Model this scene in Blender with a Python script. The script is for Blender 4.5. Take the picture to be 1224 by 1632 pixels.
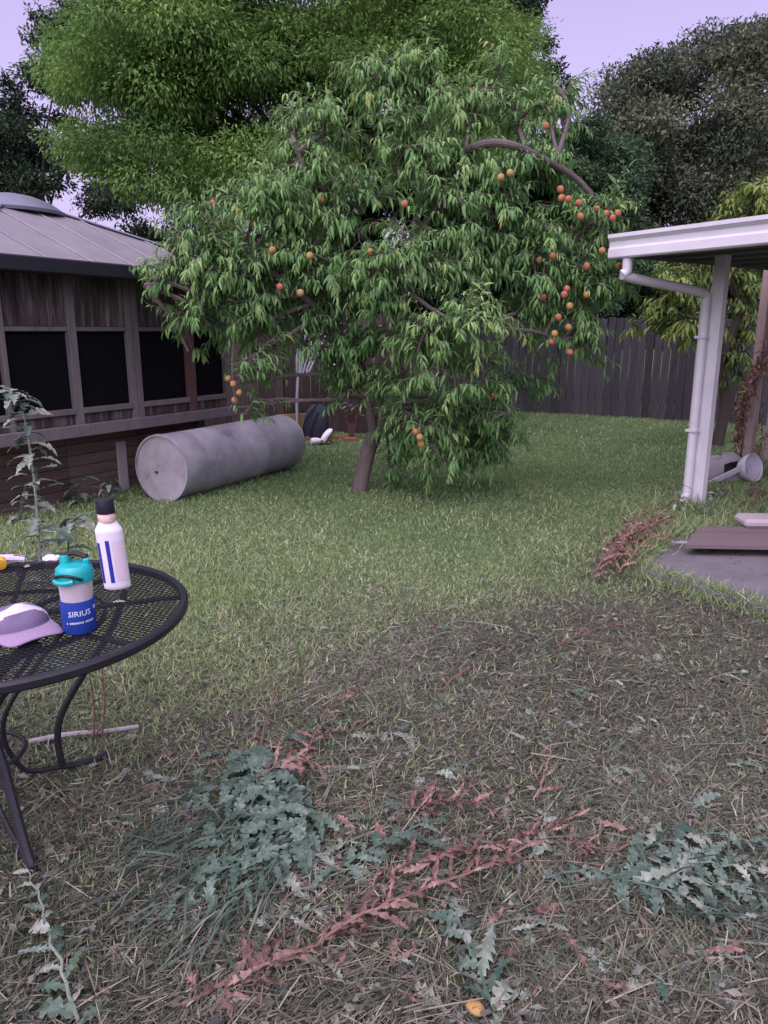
import bpy, bmesh, math, random
import numpy as np
from mathutils import Vector, Matrix

for o in list(bpy.data.objects):
    bpy.data.objects.remove(o)
S = bpy.context.scene
C = S.collection
R = math.radians
rng = np.random.default_rng(11)
random.seed(5)

# ------------------------------------------------------------------ camera
FPX, PITCH, EYE = 1180.0, R(13.7), 1.6
cam = bpy.data.cameras.new("camera")
cam.sensor_fit = 'VERTICAL'
cam.sensor_height = 32.0
cam.lens = 32.0 * FPX / 1632.0
cam.clip_end = 600
cam_o = bpy.data.objects.new("camera", cam)
cam_o.location = (0, 0, EYE)
cam_o.rotation_euler = (math.pi / 2 - PITCH, 0, 0)
C.objects.link(cam_o)
S.camera = cam_o

# ------------------------------------------------------------------ light
SUN_EL, SUN_AZ = R(60), R(205)          # azimuth clockwise from +Y; behind the camera, a little left
W = bpy.data.worlds.new("World")
S.world = W
W.use_nodes = True
wn = W.node_tree
wn.nodes.clear()
sky = wn.nodes.new('ShaderNodeTexSky')
sky.sky_type = 'NISHITA'
sky.sun_disc = False
sky.sun_elevation = SUN_EL
sky.sun_rotation = SUN_AZ
sky.air_density = 1.0
sky.dust_density = 4.0
sky.ozone_density = 1.0
hs = wn.nodes.new('ShaderNodeHueSaturation')
hs.inputs['Saturation'].default_value = 0.42
tint = wn.nodes.new('ShaderNodeMix')
tint.data_type = 'RGBA'
tint.blend_type = 'MULTIPLY'
tint.inputs[0].default_value = 1.0
tint.inputs[7].default_value = (1.06, 0.83, 1.22, 1)
bg = wn.nodes.new('ShaderNodeBackground')
bg.inputs['Strength'].default_value = 0.125
wo = wn.nodes.new('ShaderNodeOutputWorld')
wn.links.new(sky.outputs[0], hs.inputs['Color'])
wn.links.new(hs.outputs[0], tint.inputs[6])
wn.links.new(tint.outputs[2], bg.inputs['Color'])
wn.links.new(bg.outputs[0], wo.inputs[0])

sun = bpy.data.lights.new("sun", 'SUN')
sun.energy = 1.5
sun.angle = R(120)
sun.color = (1.0, 0.97, 0.95)
sun_o = bpy.data.objects.new("sun", sun)
sd = Vector((math.sin(SUN_AZ) * math.cos(SUN_EL), math.cos(SUN_AZ) * math.cos(SUN_EL), math.sin(SUN_EL)))
sun_o.rotation_euler = sd.to_track_quat('Z', 'Y').to_euler()
sun_o.location = (0, -5, 12)
C.objects.link(sun_o)

S.view_settings.view_transform = 'Standard'
S.view_settings.look = 'None'
S.view_settings.gamma = 1
S.view_settings.exposure = 0.85
S.render.engine = 'CYCLES'
S.cycles.max_bounces = 6
S.cycles.diffuse_bounces = 3
S.cycles.glossy_bounces = 2
S.cycles.transmission_bounces = 4

# ------------------------------------------------------------------ pixel -> place
def ray(px, py):
    cx, cy = (px - 612) / FPX, (816 - py) / FPX
    return Vector((cx, math.cos(PITCH) + cy * math.sin(PITCH), -math.sin(PITCH) + cy * math.cos(PITCH)))
def G(px, py, z=0.0):
    d = ray(px, py)
    return Vector((0, 0, EYE)) + d * ((z - EYE) / d.z)
def AT(px, py, y):
    d = ray(px, py)
    return Vector((0, 0, EYE)) + d * (y / d.y)
def PL(px, py, p0, n):
    d = ray(px, py)
    o = Vector((0, 0, EYE))
    return o + d * ((p0 - o).dot(n) / d.dot(n))

# ------------------------------------------------------------------ materials
def nmat(name):
    m = bpy.data.materials.new(name)
    m.use_nodes = True
    nt = m.node_tree
    b = nt.nodes['Principled BSDF']
    return m, nt, b
def ramp(nt, cols, pos=None):
    r = nt.nodes.new('ShaderNodeValToRGB')
    el = r.color_ramp.elements
    n = len(cols)
    pos = pos or [i / (n - 1) for i in range(n)]
    while len(el) < n:
        el.new(0.5)
    for i, c in enumerate(cols):
        el[i].position = pos[i]
        el[i].color = (*c, 1)
    return r
def noise(nt, scale, detail=5, rough=0.6, stretch=None, coord='Object'):
    tc = nt.nodes.new('ShaderNodeTexCoord')
    mp = nt.nodes.new('ShaderNodeMapping')
    if stretch:
        mp.inputs['Scale'].default_value = stretch
    n = nt.nodes.new('ShaderNodeTexNoise')
    n.inputs['Scale'].default_value = scale
    n.inputs['Detail'].default_value = detail
    n.inputs['Roughness'].default_value = rough
    nt.links.new(tc.outputs[coord], mp.inputs[0])
    nt.links.new(mp.outputs[0], n.inputs['Vector'])
    return n
def surf(name, cols, scale=6, rough=0.7, metal=0.0, bump=0.15, stretch=None, pos=None, detail=6, spec=0.3, objvar=0.0, bscale=None):
    """noise-coloured surface, optional per-object value shift"""
    m, nt, b = nmat(name)
    n = noise(nt, scale, detail, 0.62, stretch)
    r = ramp(nt, cols, pos)
    nt.links.new(n.outputs['Fac'], r.inputs[0])
    out = r.outputs[0]
    if objvar:
        oi = nt.nodes.new('ShaderNodeObjectInfo')
        mr = nt.nodes.new('ShaderNodeMapRange')
        mr.inputs['To Min'].default_value = 1 - objvar
        mr.inputs['To Max'].default_value = 1 + objvar
        nt.links.new(oi.outputs['Random'], mr.inputs['Value'])
        h = nt.nodes.new('ShaderNodeHueSaturation')
        nt.links.new(mr.outputs[0], h.inputs['Value'])
        nt.links.new(out, h.inputs['Color'])
        out = h.outputs[0]
    nt.links.new(out, b.inputs['Base Color'])
    b.inputs['Roughness'].default_value = rough
    b.inputs['Metallic'].default_value = metal
    b.inputs['Specular IOR Level'].default_value = spec
    if bump:
        n2 = noise(nt, bscale or scale * 4, 6, 0.65, stretch)
        bp = nt.nodes.new('ShaderNodeBump')
        bp.inputs['Strength'].default_value = bump
        bp.inputs['Distance'].default_value = 0.02
        nt.links.new(n2.outputs['Fac'], bp.inputs['Height'])
        nt.links.new(bp.outputs[0], b.inputs['Normal'])
    return m
def leafmat(name, cols, pos=None, transl=0.3, rough=0.6, spec=0.18):
    m, nt, b = nmat(name)
    a = nt.nodes.new('ShaderNodeAttribute')
    a.attribute_name = 'rnd'
    r = ramp(nt, cols, pos)
    nt.links.new(a.outputs['Fac'], r.inputs[0])
    nt.links.new(r.outputs[0], b.inputs['Base Color'])
    b.inputs['Roughness'].default_value = rough
    b.inputs['Specular IOR Level'].default_value = spec
    if transl:
        t = nt.nodes.new('ShaderNodeBsdfTranslucent')
        mx = nt.nodes.new('ShaderNodeMixShader')
        mx.inputs[0].default_value = transl
        nt.links.new(r.outputs[0], t.inputs['Color'])
        nt.links.new(b.outputs[0], mx.inputs[1])
        nt.links.new(t.outputs[0], mx.inputs[2])
        nt.links.new(mx.outputs[0], nt.nodes['Material Output'].inputs[0])
    return m

M = {}
M['grass'] = leafmat('grass', [(0.085, 0.16, 0.062), (0.19, 0.29, 0.118), (0.34, 0.42, 0.195), (0.56, 0.54, 0.36)], [0, 0.42, 0.75, 1.0], 0.3)
M['dullgrass'] = leafmat('dull_grass', [(0.05, 0.07, 0.045), (0.11, 0.135, 0.088), (0.185, 0.20, 0.145), (0.36, 0.345, 0.275)], [0, 0.4, 0.72, 1.0], 0.2)
M['straw'] = leafmat('straw', [(0.05, 0.046, 0.034), (0.11, 0.10, 0.076), (0.19, 0.175, 0.135), (0.38, 0.355, 0.285)], None, 0.15)
M['litter'] = leafmat('litter', [(0.04, 0.055, 0.042), (0.085, 0.09, 0.07), (0.13, 0.10, 0.088), (0.22, 0.21, 0.175), (0.13, 0.16, 0.14)], None, 0.15)
M['peachleaf'] = leafmat('peach_leaf', [(0.05, 0.13, 0.052), (0.108, 0.24, 0.08), (0.19, 0.35, 0.115), (0.29, 0.455, 0.155), (0.42, 0.42, 0.14)], [0, 0.38, 0.68, 0.92, 1.0], 0.34)
M['ashleaf'] = leafmat('locust_leaf', [(0.06, 0.13, 0.034), (0.128, 0.245, 0.06), (0.215, 0.36, 0.092), (0.30, 0.455, 0.125)], [0, 0.4, 0.75, 1.0], 0.38)
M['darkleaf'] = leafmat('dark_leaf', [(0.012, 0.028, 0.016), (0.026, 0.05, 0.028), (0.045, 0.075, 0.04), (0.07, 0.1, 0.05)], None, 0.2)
M['oliveleaf'] = leafmat('olive_leaf', [(0.036, 0.054, 0.034), (0.074, 0.10, 0.06), (0.125, 0.155, 0.092), (0.19, 0.21, 0.125)], None, 0.2)
M['blueleaf'] = leafmat('mid_leaf', [(0.025, 0.055, 0.032), (0.05, 0.1, 0.05), (0.085, 0.15, 0.07), (0.12, 0.19, 0.09)], None, 0.25)
M['yellowleaf'] = leafmat('yellow_leaf', [(0.055, 0.105, 0.03), (0.125, 0.205, 0.05), (0.22, 0.29, 0.07), (0.34, 0.36, 0.09)], [0, 0.4, 0.75, 1.0], 0.3)
M['bark'] = surf('bark', [(0.045, 0.036, 0.036), (0.115, 0.092, 0.09), (0.20, 0.165, 0.16)], 9, 0.9, 0, 0.7, (1, 1, 0.3))
M['darkbark'] = surf('dark_bark', [(0.03, 0.025, 0.022), (0.07, 0.055, 0.05)], 8, 0.9, 0, 0.6, (1, 1, 0.3))
M['oldwood'] = surf('weathered_wood', [(0.026, 0.02, 0.021), (0.076, 0.06, 0.06), (0.20, 0.172, 0.175)], 5, 0.85, 0, 0.35, (3, 3, 0.35), [.34, .52, .7], 7, 0.2, 0.18)
M['framewood'] = surf('frame_wood', [(0.07, 0.06, 0.064), (0.135, 0.118, 0.125), (0.19, 0.17, 0.178)], 5, 0.85, 0, 0.3, (3, 3, 0.5), None, 7, 0.2, 0.12)
M['redwood'] = surf('reddish_wood', [(0.07, 0.04, 0.038), (0.14, 0.078, 0.072)], 5, 0.85, 0, 0.3, (3, 3, 0.4), None, 6, 0.2, 0.1)
M['siding'] = surf('brown_siding', [(0.04, 0.028, 0.024), (0.085, 0.06, 0.052), (0.14, 0.11, 0.1)], 4, 0.85, 0, 0.35, (0.5, 0.5, 4), None, 7, 0.2, 0.3)
M['fencewood'] = surf('fence_wood', [(0.018, 0.018, 0.021), (0.04, 0.039, 0.043), (0.07, 0.066, 0.07)], 4, 0.9, 0, 0.4, (4, 4, 0.35), None, 7, 0.2, 0.28)  # wood tone darkened to take in shade from the trees
M['brownfence'] = surf('brown_fence_wood', [(0.02, 0.015, 0.014), (0.042, 0.032, 0.03), (0.07, 0.055, 0.052)], 4, 0.9, 0, 0.4, (4, 4, 0.35), None, 7, 0.2, 0.28)
M['roofmetal'] = surf('roof_metal', [(0.17, 0.16, 0.18), (0.215, 0.205, 0.225), (0.27, 0.26, 0.28)], 2.2, 0.55, 0.2, 0.05, None, [0.25, 0.55, 0.85], 8, 0.35, 0.05)
M['capmetal'] = surf('cap_metal', [(0.12, 0.13, 0.17), (0.2, 0.21, 0.26)], 3, 0.4, 0.3, 0.03)
M['blackmetal'] = surf('black_metal', [(0.012, 0.013, 0.018), (0.03, 0.03, 0.036)], 14, 0.42, 0.2, 0.08)
M['gutterblack'] = surf('gutter_black', [(0.009, 0.010, 0.015), (0.018, 0.019, 0.026)], 6, 0.55, 0.0, 0.05)
M['screen'] = surf('insect_screen', [(0.003, 0.003, 0.004), (0.008, 0.008, 0.01)], 40, 0.9, 0, 0, spec=0.05)
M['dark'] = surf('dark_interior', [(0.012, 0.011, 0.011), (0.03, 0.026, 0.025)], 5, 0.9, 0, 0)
M['whitepaint'] = surf('white_paint', [(0.50, 0.50, 0.53), (0.60, 0.60, 0.63)], 3, 0.45, 0, 0.03, None, [0.3, 0.6], 8)
M['soffit'] = surf('soffit', [(0.10, 0.10, 0.105), (0.16, 0.155, 0.16)], 3, 0.8, 0, 0.05)
M['greypost'] = surf('grey_post', [(0.2, 0.18, 0.195), (0.28, 0.25, 0.27)], 4, 0.7, 0, 0.08)
M['pinkpost'] = surf('faded_post', [(0.24, 0.18, 0.165), (0.36, 0.29, 0.27)], 5, 0.8, 0, 0.2, (3, 3, 0.4))
M['deadvine'] = leafmat('dead_vine', [(0.10, 0.05, 0.04), (0.2, 0.1, 0.075), (0.3, 0.19, 0.14)], None, 0.1)
M['galv'] = surf('galvanised_steel', [(0.10, 0.10, 0.125), (0.24, 0.24, 0.27), (0.31, 0.305, 0.34), (0.42, 0.41, 0.445)], 2.8, 0.62, 0.2, 0.08, None, [0.24, 0.40, 0.55, 0.75], 9, 0.4)
M['galvend'] = surf('weathered_steel_end', [(0.10, 0.085, 0.08), (0.25, 0.235, 0.245), (0.33, 0.32, 0.345), (0.40, 0.39, 0.42)], 4.5, 0.7, 0.2, 0.1, None, [0.18, 0.36, 0.55, 0.8], 9, 0.4)
M['concrete'] = surf('concrete', [(0.075, 0.073, 0.082), (0.125, 0.12, 0.132), (0.17, 0.163, 0.175)], 2.2, 0.85, 0, 0.3, None, [0.25, 0.5, 0.8], 10, 0.2, 0, 30)
M['mauveboard'] = surf('mauve_board', [(0.10, 0.078, 0.083), (0.16, 0.125, 0.132)], 3, 0.75, 0, 0.15, (0.6, 0.6, 3))
M['palestone'] = surf('pale_stone', [(0.26, 0.235, 0.255), (0.38, 0.35, 0.365)], 5, 0.8, 0, 0.2)
M['navy'] = surf('navy_cloth', [(0.012, 0.016, 0.03), (0.035, 0.042, 0.065)], 12, 0.85, 0, 0.3)
M['whitecloth'] = surf('white_cloth', [(0.55, 0.54, 0.56), (0.72, 0.71, 0.72)], 12, 0.8, 0, 0.2)
M['paletube'] = surf('pale_tube', [(0.30, 0.31, 0.36), (0.42, 0.43, 0.48)], 10, 0.4, 0.3, 0.05)
M['ochre'] = surf('ochre_board', [(0.12, 0.085, 0.035), (0.2, 0.15, 0.06)], 5, 0.85, 0, 0.2)
M['terracotta'] = surf('terracotta', [(0.16, 0.06, 0.035), (0.28, 0.12, 0.07)], 7, 0.85, 0, 0.3)
M['teal'] = surf('teal_plastic', [(0.0, 0.32, 0.33), (0.01, 0.38, 0.385)], 5, 0.35, 0, 0.0, spec=0.5)
M['blacktrim'] = surf('black_plastic', [(0.01, 0.01, 0.016), (0.02, 0.02, 0.03)], 20, 0.45, 0, 0.05)
M['bluesleeve'] = surf('blue_neoprene', [(0.008, 0.035, 0.22), (0.012, 0.05, 0.30)], 18, 0.75, 0, 0.1)
M['whiteprint'] = surf('white_print', [(0.55, 0.58, 0.68), (0.66, 0.68, 0.76)], 30, 0.7, 0, 0.0)
M['blueprint'] = surf('blue_print', [(0.02, 0.03, 0.26), (0.03, 0.04, 0.32)], 30, 0.5, 0, 0.0)
M['whiteplastic'] = surf('white_plastic', [(0.66, 0.65, 0.72), (0.74, 0.73, 0.79)], 4, 0.4, 0, 0.0, spec=0.5)
M['paperlabel'] = surf('faded_label', [(0.60, 0.50, 0.56), (0.68, 0.62, 0.68)], 14, 0.6, 0, 0.0)
M['peachlabel'] = surf('neck_label', [(0.55, 0.33, 0.12), (0.70, 0.52, 0.48)], 22, 0.6, 0, 0.0, pos=[0.42, 0.55])
M['yellow'] = surf('yellow_plastic', [(0.62, 0.36, 0.03), (0.72, 0.46, 0.06)], 5, 0.4, 0, 0.0, spec=0.5)
M['lilac'] = surf('lilac_cloth', [(0.23, 0.17, 0.275), (0.29, 0.22, 0.335)], 30, 0.9, 0, 0.15)
M['purple'] = surf('purple_cloth', [(0.09, 0.07, 0.135), (0.18, 0.145, 0.24)], 14, 0.9, 0, 0.2)
M['whitecap'] = surf('white_cap_cloth', [(0.46, 0.43, 0.52), (0.6, 0.58, 0.66)], 25, 0.9, 0, 0.15)
def _frost():
    m, nt, b = nmat('frosted_plastic')
    b.inputs['Base Color'].default_value = (0.80, 0.76, 0.80, 1)
    b.inputs['Roughness'].default_value = 0.45
    b.inputs['Transmission Weight'].default_value = 0.55
    b.inputs['IOR'].default_value = 1.15
    return m
M['frost'] = _frost()
M['juice'] = surf('pink_drink', [(0.40, 0.07, 0.12), (0.46, 0.10, 0.15)], 8, 0.3, 0, 0.0)
def _peach(name, a, b_, c):
    m, nt, b = nmat(name)
    n = noise(nt, 14, 3)
    r = ramp(nt, [a, b_, c], [0.35, 0.5, 0.68])
    nt.links.new(n.outputs['Fac'], r.inputs[0])
    nt.links.new(r.outputs[0], b.inputs['Base Color'])
    b.inputs['Roughness'].default_value = 0.7
    return m
M['peach_a'] = _peach('ripe_peach', (0.26, 0.06, 0.045), (0.33, 0.12, 0.06), (0.34, 0.19, 0.07))
M['peach_b'] = _peach('golden_peach', (0.30, 0.14, 0.045), (0.34, 0.20, 0.06), (0.30, 0.24, 0.09))
for nm, cs in (('weedgreen', [(0.022, 0.05, 0.034), (0.045, 0.085, 0.058), (0.08, 0.125, 0.09), (0.15, 0.195, 0.155)]),
               ('weedpale', [(0.075, 0.105, 0.078), (0.125, 0.165, 0.122), (0.20, 0.235, 0.185), (0.29, 0.305, 0.25)]),
               ('weedred', [(0.045, 0.026, 0.022), (0.10, 0.056, 0.047), (0.175, 0.098, 0.08), (0.25, 0.17, 0.135)]),
               ('weedpink', [(0.09, 0.057, 0.048), (0.155, 0.097, 0.08), (0.235, 0.15, 0.122), (0.30, 0.22, 0.17)])):
    m, nt, b = nmat(nm)
    n = noise(nt, 5, 6)
    oi = nt.nodes.new('ShaderNodeObjectInfo')
    ad = nt.nodes.new('ShaderNodeMath'); ad.operation = 'MULTIPLY_ADD'
    ad.inputs[1].default_value = 0.5
    nt.links.new(oi.outputs['Random'], ad.inputs[0])
    sb = nt.nodes.new('ShaderNodeMath'); sb.operation = 'SUBTRACT'
    mu_ = nt.nodes.new('ShaderNodeMath'); mu_.operation = 'MULTIPLY'; mu_.inputs[1].default_value = 2.0
    nt.links.new(n.outputs['Fac'], mu_.inputs[0]); nt.links.new(mu_.outputs[0], sb.inputs[0]); sb.inputs[1].default_value = 0.75
    nt.links.new(sb.outputs[0], ad.inputs[2])
    r = ramp(nt, cs)
    nt.links.new(ad.outputs[0], r.inputs[0])
    nt.links.new(r.outputs[0], b.inputs['Base Color'])
    b.inputs['Roughness'].default_value = 0.65
    b.inputs['Specular IOR Level'].default_value = 0.3
    M[nm] = m

# ------------------------------------------------------------------ object helpers
def tag(o, label=None, cat=None, group=None, kind=None):
    if label: o['label'] = label
    if cat: o['category'] = cat
    if group: o['group'] = group
    if kind: o['kind'] = kind
    return o
def empty(name, loc, label, cat, group=None):
    o = bpy.data.objects.new(name, None)
    o.empty_display_size = 0.1
    C.objects.link(o)
    o.location = loc
    return tag(o, label, cat, group)
def wloc(p):
    """world position of a parent chain made of unrotated empties/meshes"""
    v = Vector((0, 0, 0))
    while p is not None:
        v += p.location
        p = p.parent
    return v
def link(name, mesh, parent=None, loc=None, rot=None):
    """loc is a world position"""
    o = bpy.data.objects.new(name, mesh)
    C.objects.link(o)
    l = Vector(loc) if loc is not None else Vector((0, 0, 0))
    if parent is not None:
        o.parent = parent
        l = l - wloc(parent)
    o.location = l
    if rot is not None:
        if isinstance(rot, Matrix):
            o.rotation_euler = rot.to_euler()
        else:
            o.rotation_euler = rot
    return o
class MB:
    def __init__(s):
        s.v, s.f = [], []
    def add(s, vs, fs):
        k = len(s.v)
        s.v += [tuple(v) for v in vs]
        s.f += [tuple(i + k for i in f) for f in fs]
        return s
    def box(s, c, size, rot=None, ch=0.0):
        x, y, z = [q / 2 for q in size]
        if ch <= 0:
            vs = [Vector((a * x, b * y, d * z)) for a in (-1, 1) for b in (-1, 1) for d in (-1, 1)]
            fs = [(0, 1, 3, 2), (4, 6, 7, 5), (0, 4, 5, 1), (2, 3, 7, 6), (0, 2, 6, 4), (1, 5, 7, 3)]
        else:
            bm = bmesh.new()
            bmesh.ops.create_cube(bm, size=1)
            for v in bm.verts:
                v.co = Vector((v.co.x * 2 * x, v.co.y * 2 * y, v.co.z * 2 * z))
            bmesh.ops.bevel(bm, geom=bm.edges[:], offset=ch, segments=1, affect='EDGES', profile=0.5)
            bm.verts.ensure_lookup_table(); bm.verts.index_update()
            vs = [v.co.copy() for v in bm.verts]
            fs = [tuple(v.index for v in f.verts) for f in bm.faces]
            bm.free()
        if rot is not None:
            vs = [rot @ v for v in vs]
        c = Vector(c)
        return s.add([v + c for v in vs], fs)
    def tube(s, path, rad, n=8, caps=True):
        path = [Vector(p) for p in path]
        if not hasattr(rad, '__len__'):
            rad = [rad] * len(path)
        vs, fs = [], []
        t0 = (path[1] - path[0]).normalized()
        u = t0.orthogonal().normalized()
        for i, p in enumerate(path):
            a = path[max(i - 1, 0)]; b = path[min(i + 1, len(path) - 1)]
            t = (b - a).normalized()
            u = (u - t * u.dot(t))
            u = u.normalized() if u.length > 1e-6 else t.orthogonal().normalized()
            w = t.cross(u)
            for k in range(n):
                an = 2 * math.pi * k / n
                vs.append(p + (u * math.cos(an) + w * math.sin(an)) * rad[i])
        for i in range(len(path) - 1):
            for k in range(n):
                k2 = (k + 1) % n
                fs.append((i * n + k, i * n + k2, (i + 1) * n + k2, (i + 1) * n + k))
        if caps:
            fs.append(tuple(range(n))[::-1])
            fs.append(tuple(range((len(path) - 1) * n, len(path) * n)))
        return s.add(vs, fs)
    def lathe(s, prof, n=28, c=(0, 0, 0), sx=1, sy=1, cap0=True, cap1=True):
        vs, fs = [], []
        c = Vector(c)
        for r, z in prof:
            for k in range(n):
                a = 2 * math.pi * k / n
                vs.append(c + Vector((r * sx * math.cos(a), r * sy * math.sin(a), z)))
        for i in range(len(prof) - 1):
            for k in range(n):
                k2 = (k + 1) % n
                fs.append((i * n + k, i * n + k2, (i + 1) * n + k2, (i + 1) * n + k))
        if cap0: fs.append(tuple(range(n))[::-1])
        if cap1: fs.append(tuple(range((len(prof) - 1) * n, len(prof) * n)))
        return s.add(vs, fs)
    def xf(s, mat):
        s.v = [tuple(mat @ Vector(v)) for v in s.v]
        return s
    def mesh(s, name, mat, smooth=False, origin=(0, 0, 0)):
        me = bpy.data.meshes.new(name)
        o = Vector(origin)
        me.from_pydata([tuple(Vector(v) - o) for v in s.v], [], s.f)
        me.materials.append(mat)
        if smooth:
            me.polygons.foreach_set('use_smooth', [True] * len(me.polygons))
            try:
                me.set_sharp_from_angle(angle=R(38))
            except Exception:
                pass
        me.update()
        return me
    def build(s, name, mat, parent=None, smooth=False, origin=None):
        """vertices in world space; origin = where the object's own origin sits"""
        if origin is None:
            origin = wloc(parent) if parent is not None else Vector((0, 0, 0))
        return link(name, s.mesh(name, mat, smooth, origin), parent, origin)
def bez(p0, p1, p2, p3, n=14):
    out = []
    for i in range(n + 1):
        t = i / n
        out.append(Vector(p0) * (1 - t) ** 3 + Vector(p1) * 3 * t * (1 - t) ** 2 + Vector(p2) * 3 * t * t * (1 - t) + Vector(p3) * t ** 3)
    return out
def catmull(pts, n=6):
    P = [Vector(p) for p in pts]
    P = [P[0] * 2 - P[1]] + P + [P[-1] * 2 - P[-2]]
    out = []
    for i in range(1, len(P) - 2):
        for k in range(n):
            t = k / n
            a, b, c, d = P[i - 1], P[i], P[i + 1], P[i + 2]
            out.append(0.5 * ((2 * b) + (c - a) * t + (2 * a - 5 * b + 4 * c - d) * t * t + (3 * b - a - 3 * c + d) * t ** 3))
    out.append(P[-2])
    return out
def frame(x, z=(0, 0, 1)):
    """rotation matrix with columns x, y, z from an x axis and an up hint"""
    x = Vector(x).normalized(); z = Vector(z)
    y = z.cross(x).normalized(); z = x.cross(y)
    return Matrix((x, y, z)).transposed()

# ---- numpy foliage
def nrm(a):
    return a / np.maximum(np.linalg.norm(a, axis=1, keepdims=True), 1e-9)
T_LANCE = (np.array([[0, 0, 0], [.33, .5, .0], [.33, -.5, .0], [.70, .40, -.16], [.70, -.40, -.16], [.94, 0, -.44]]),
           [(0, 2, 1), (1, 2, 4), (1, 4, 3), (3, 4, 5)])
T_LEAF = (np.array([[0, 0, 0], [.5, .5, .08], [1, 0, -.06], [.5, -.5, .08]]), [(0, 2, 1), (0, 3, 2)])
T_BLADE = (np.array([[0, .5, 0], [0, -.5, 0], [.55, .38, -.03], [.55, -.38, -.03], [1, 0, -.22]]), [(0, 1, 3), (0, 3, 2), (2, 3, 4)])
T_STRAW = (np.array([[0, .5, 0], [0, -.5, 0], [.5, .5, .03], [.5, -.5, .03], [1, .3, 0], [1, -.3, 0]]), [(0, 1, 3), (0, 3, 2), (2, 3, 5), (2, 5, 4)])
def scatter(name, P, D, N, L, Wd, rnd, tmpl, mat, parent=None, bend=1.0):
    """one mesh of many leaves: P base points, D directions, N normals, L lengths, Wd widths, rnd 0..1"""
    D = nrm(D)
    Sd = nrm(np.cross(N, D)); Nn = np.cross(D, Sd)
    tv, tf = tmpl
    n, k = len(P), len(tv)
    L = np.broadcast_to(L, (n,)); Wd = np.broadcast_to(Wd, (n,)); bend = np.broadcast_to(bend, (n,))
    V = (P[:, None, :] + D[:, None, :] * (L[:, None] * tv[None, :, 0])[:, :, None]
         + Sd[:, None, :] * (Wd[:, None] * tv[None, :, 1])[:, :, None]
         + Nn[:, None, :] * ((L * bend)[:, None] * tv[None, :, 2])[:, :, None])
    o = np.array(wloc(parent)) if parent is not None else np.zeros(3)
    V = (V - o).reshape(-1, 3)
    F = np.array(tf)
    idx = (np.arange(n) * k)[:, None, None] + F[None]
    nf = n * len(F)
    me = bpy.data.meshes.new(name)
    me.vertices.add(n * k)
    me.vertices.foreach_set('co', V.astype(np.float32).ravel())
    me.loops.add(nf * 3)
    me.loops.foreach_set('vertex_index', idx.astype(np.int32).ravel())
    me.polygons.add(nf)
    me.polygons.foreach_set('loop_start', (np.arange(nf) * 3).astype(np.int32))
    me.polygons.foreach_set('loop_total', np.full(nf, 3, np.int32))
    at = me.attributes.new('rnd', 'FLOAT', 'POINT')
    at.data.foreach_set('value', np.repeat(np.clip(rnd, 0, 1), k).astype(np.float32))
    me.materials.append(mat)
    me.update(calc_edges=True)
    return link(name, me, parent, o if parent is not None else None)
def rdir(n):
    return nrm(rng.normal(size=(n, 3)))

# ------------------------------------------------------------------ ground
def hgt(x, y):
    x = np.asarray(x, float); y = np.asarray(y, float)
    h = 0.010 * np.sin(1.7 * x + 0.6) * np.cos(1.3 * y) + 0.006 * np.sin(4.1 * x - 2.2 * y) + 0.004 * np.sin(9.3 * x + 7.1 * y) * np.cos(5.3 * y)
    fade = np.clip((9 - np.abs(x)) / 3, 0, 1) * np.clip((16 - y) / 4, 0, 1)
    return h * fade
def wob(x, y):
    return (np.sin(2.1 * x + 1.3 * y) + np.sin(3.7 * x - 2.9 * y + 1) * .7 + np.sin(6.3 * x + 5.1 * y + 2) * .5 + np.sin(11 * x - 9 * y) * .35) / 2.0
def green(x, y):
    """how much living lawn grows here, 0 dirt and cuttings .. 1 lawn"""
    x = np.asarray(x, float); y = np.asarray(y, float)
    yb = np.interp(x, [-3, -1.2, 0, 1.4, 2.2, 6], [2.9, 3.1, 3.75, 4.6, 5.2, 6.0])
    g = np.clip((y - yb + 0.45 * wob(x, y)) / 1.7 + 0.42, 0.10, 1)
    for (cx, cy, rx_, ry_, k_) in ((1.15, 3.95, .42, .28, .9), (.45, 3.55, .5, .25, .75), (1.0, 2.9, .6, .4, .5)):
        g = g * (1 - k_ * np.exp(-(((x - cx) / rx_) ** 2 + ((y - cy) / ry_) ** 2) * (1 + .4 * wob(2 * x, 2 * y))))
    return np.clip(g, 0, 1)
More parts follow.
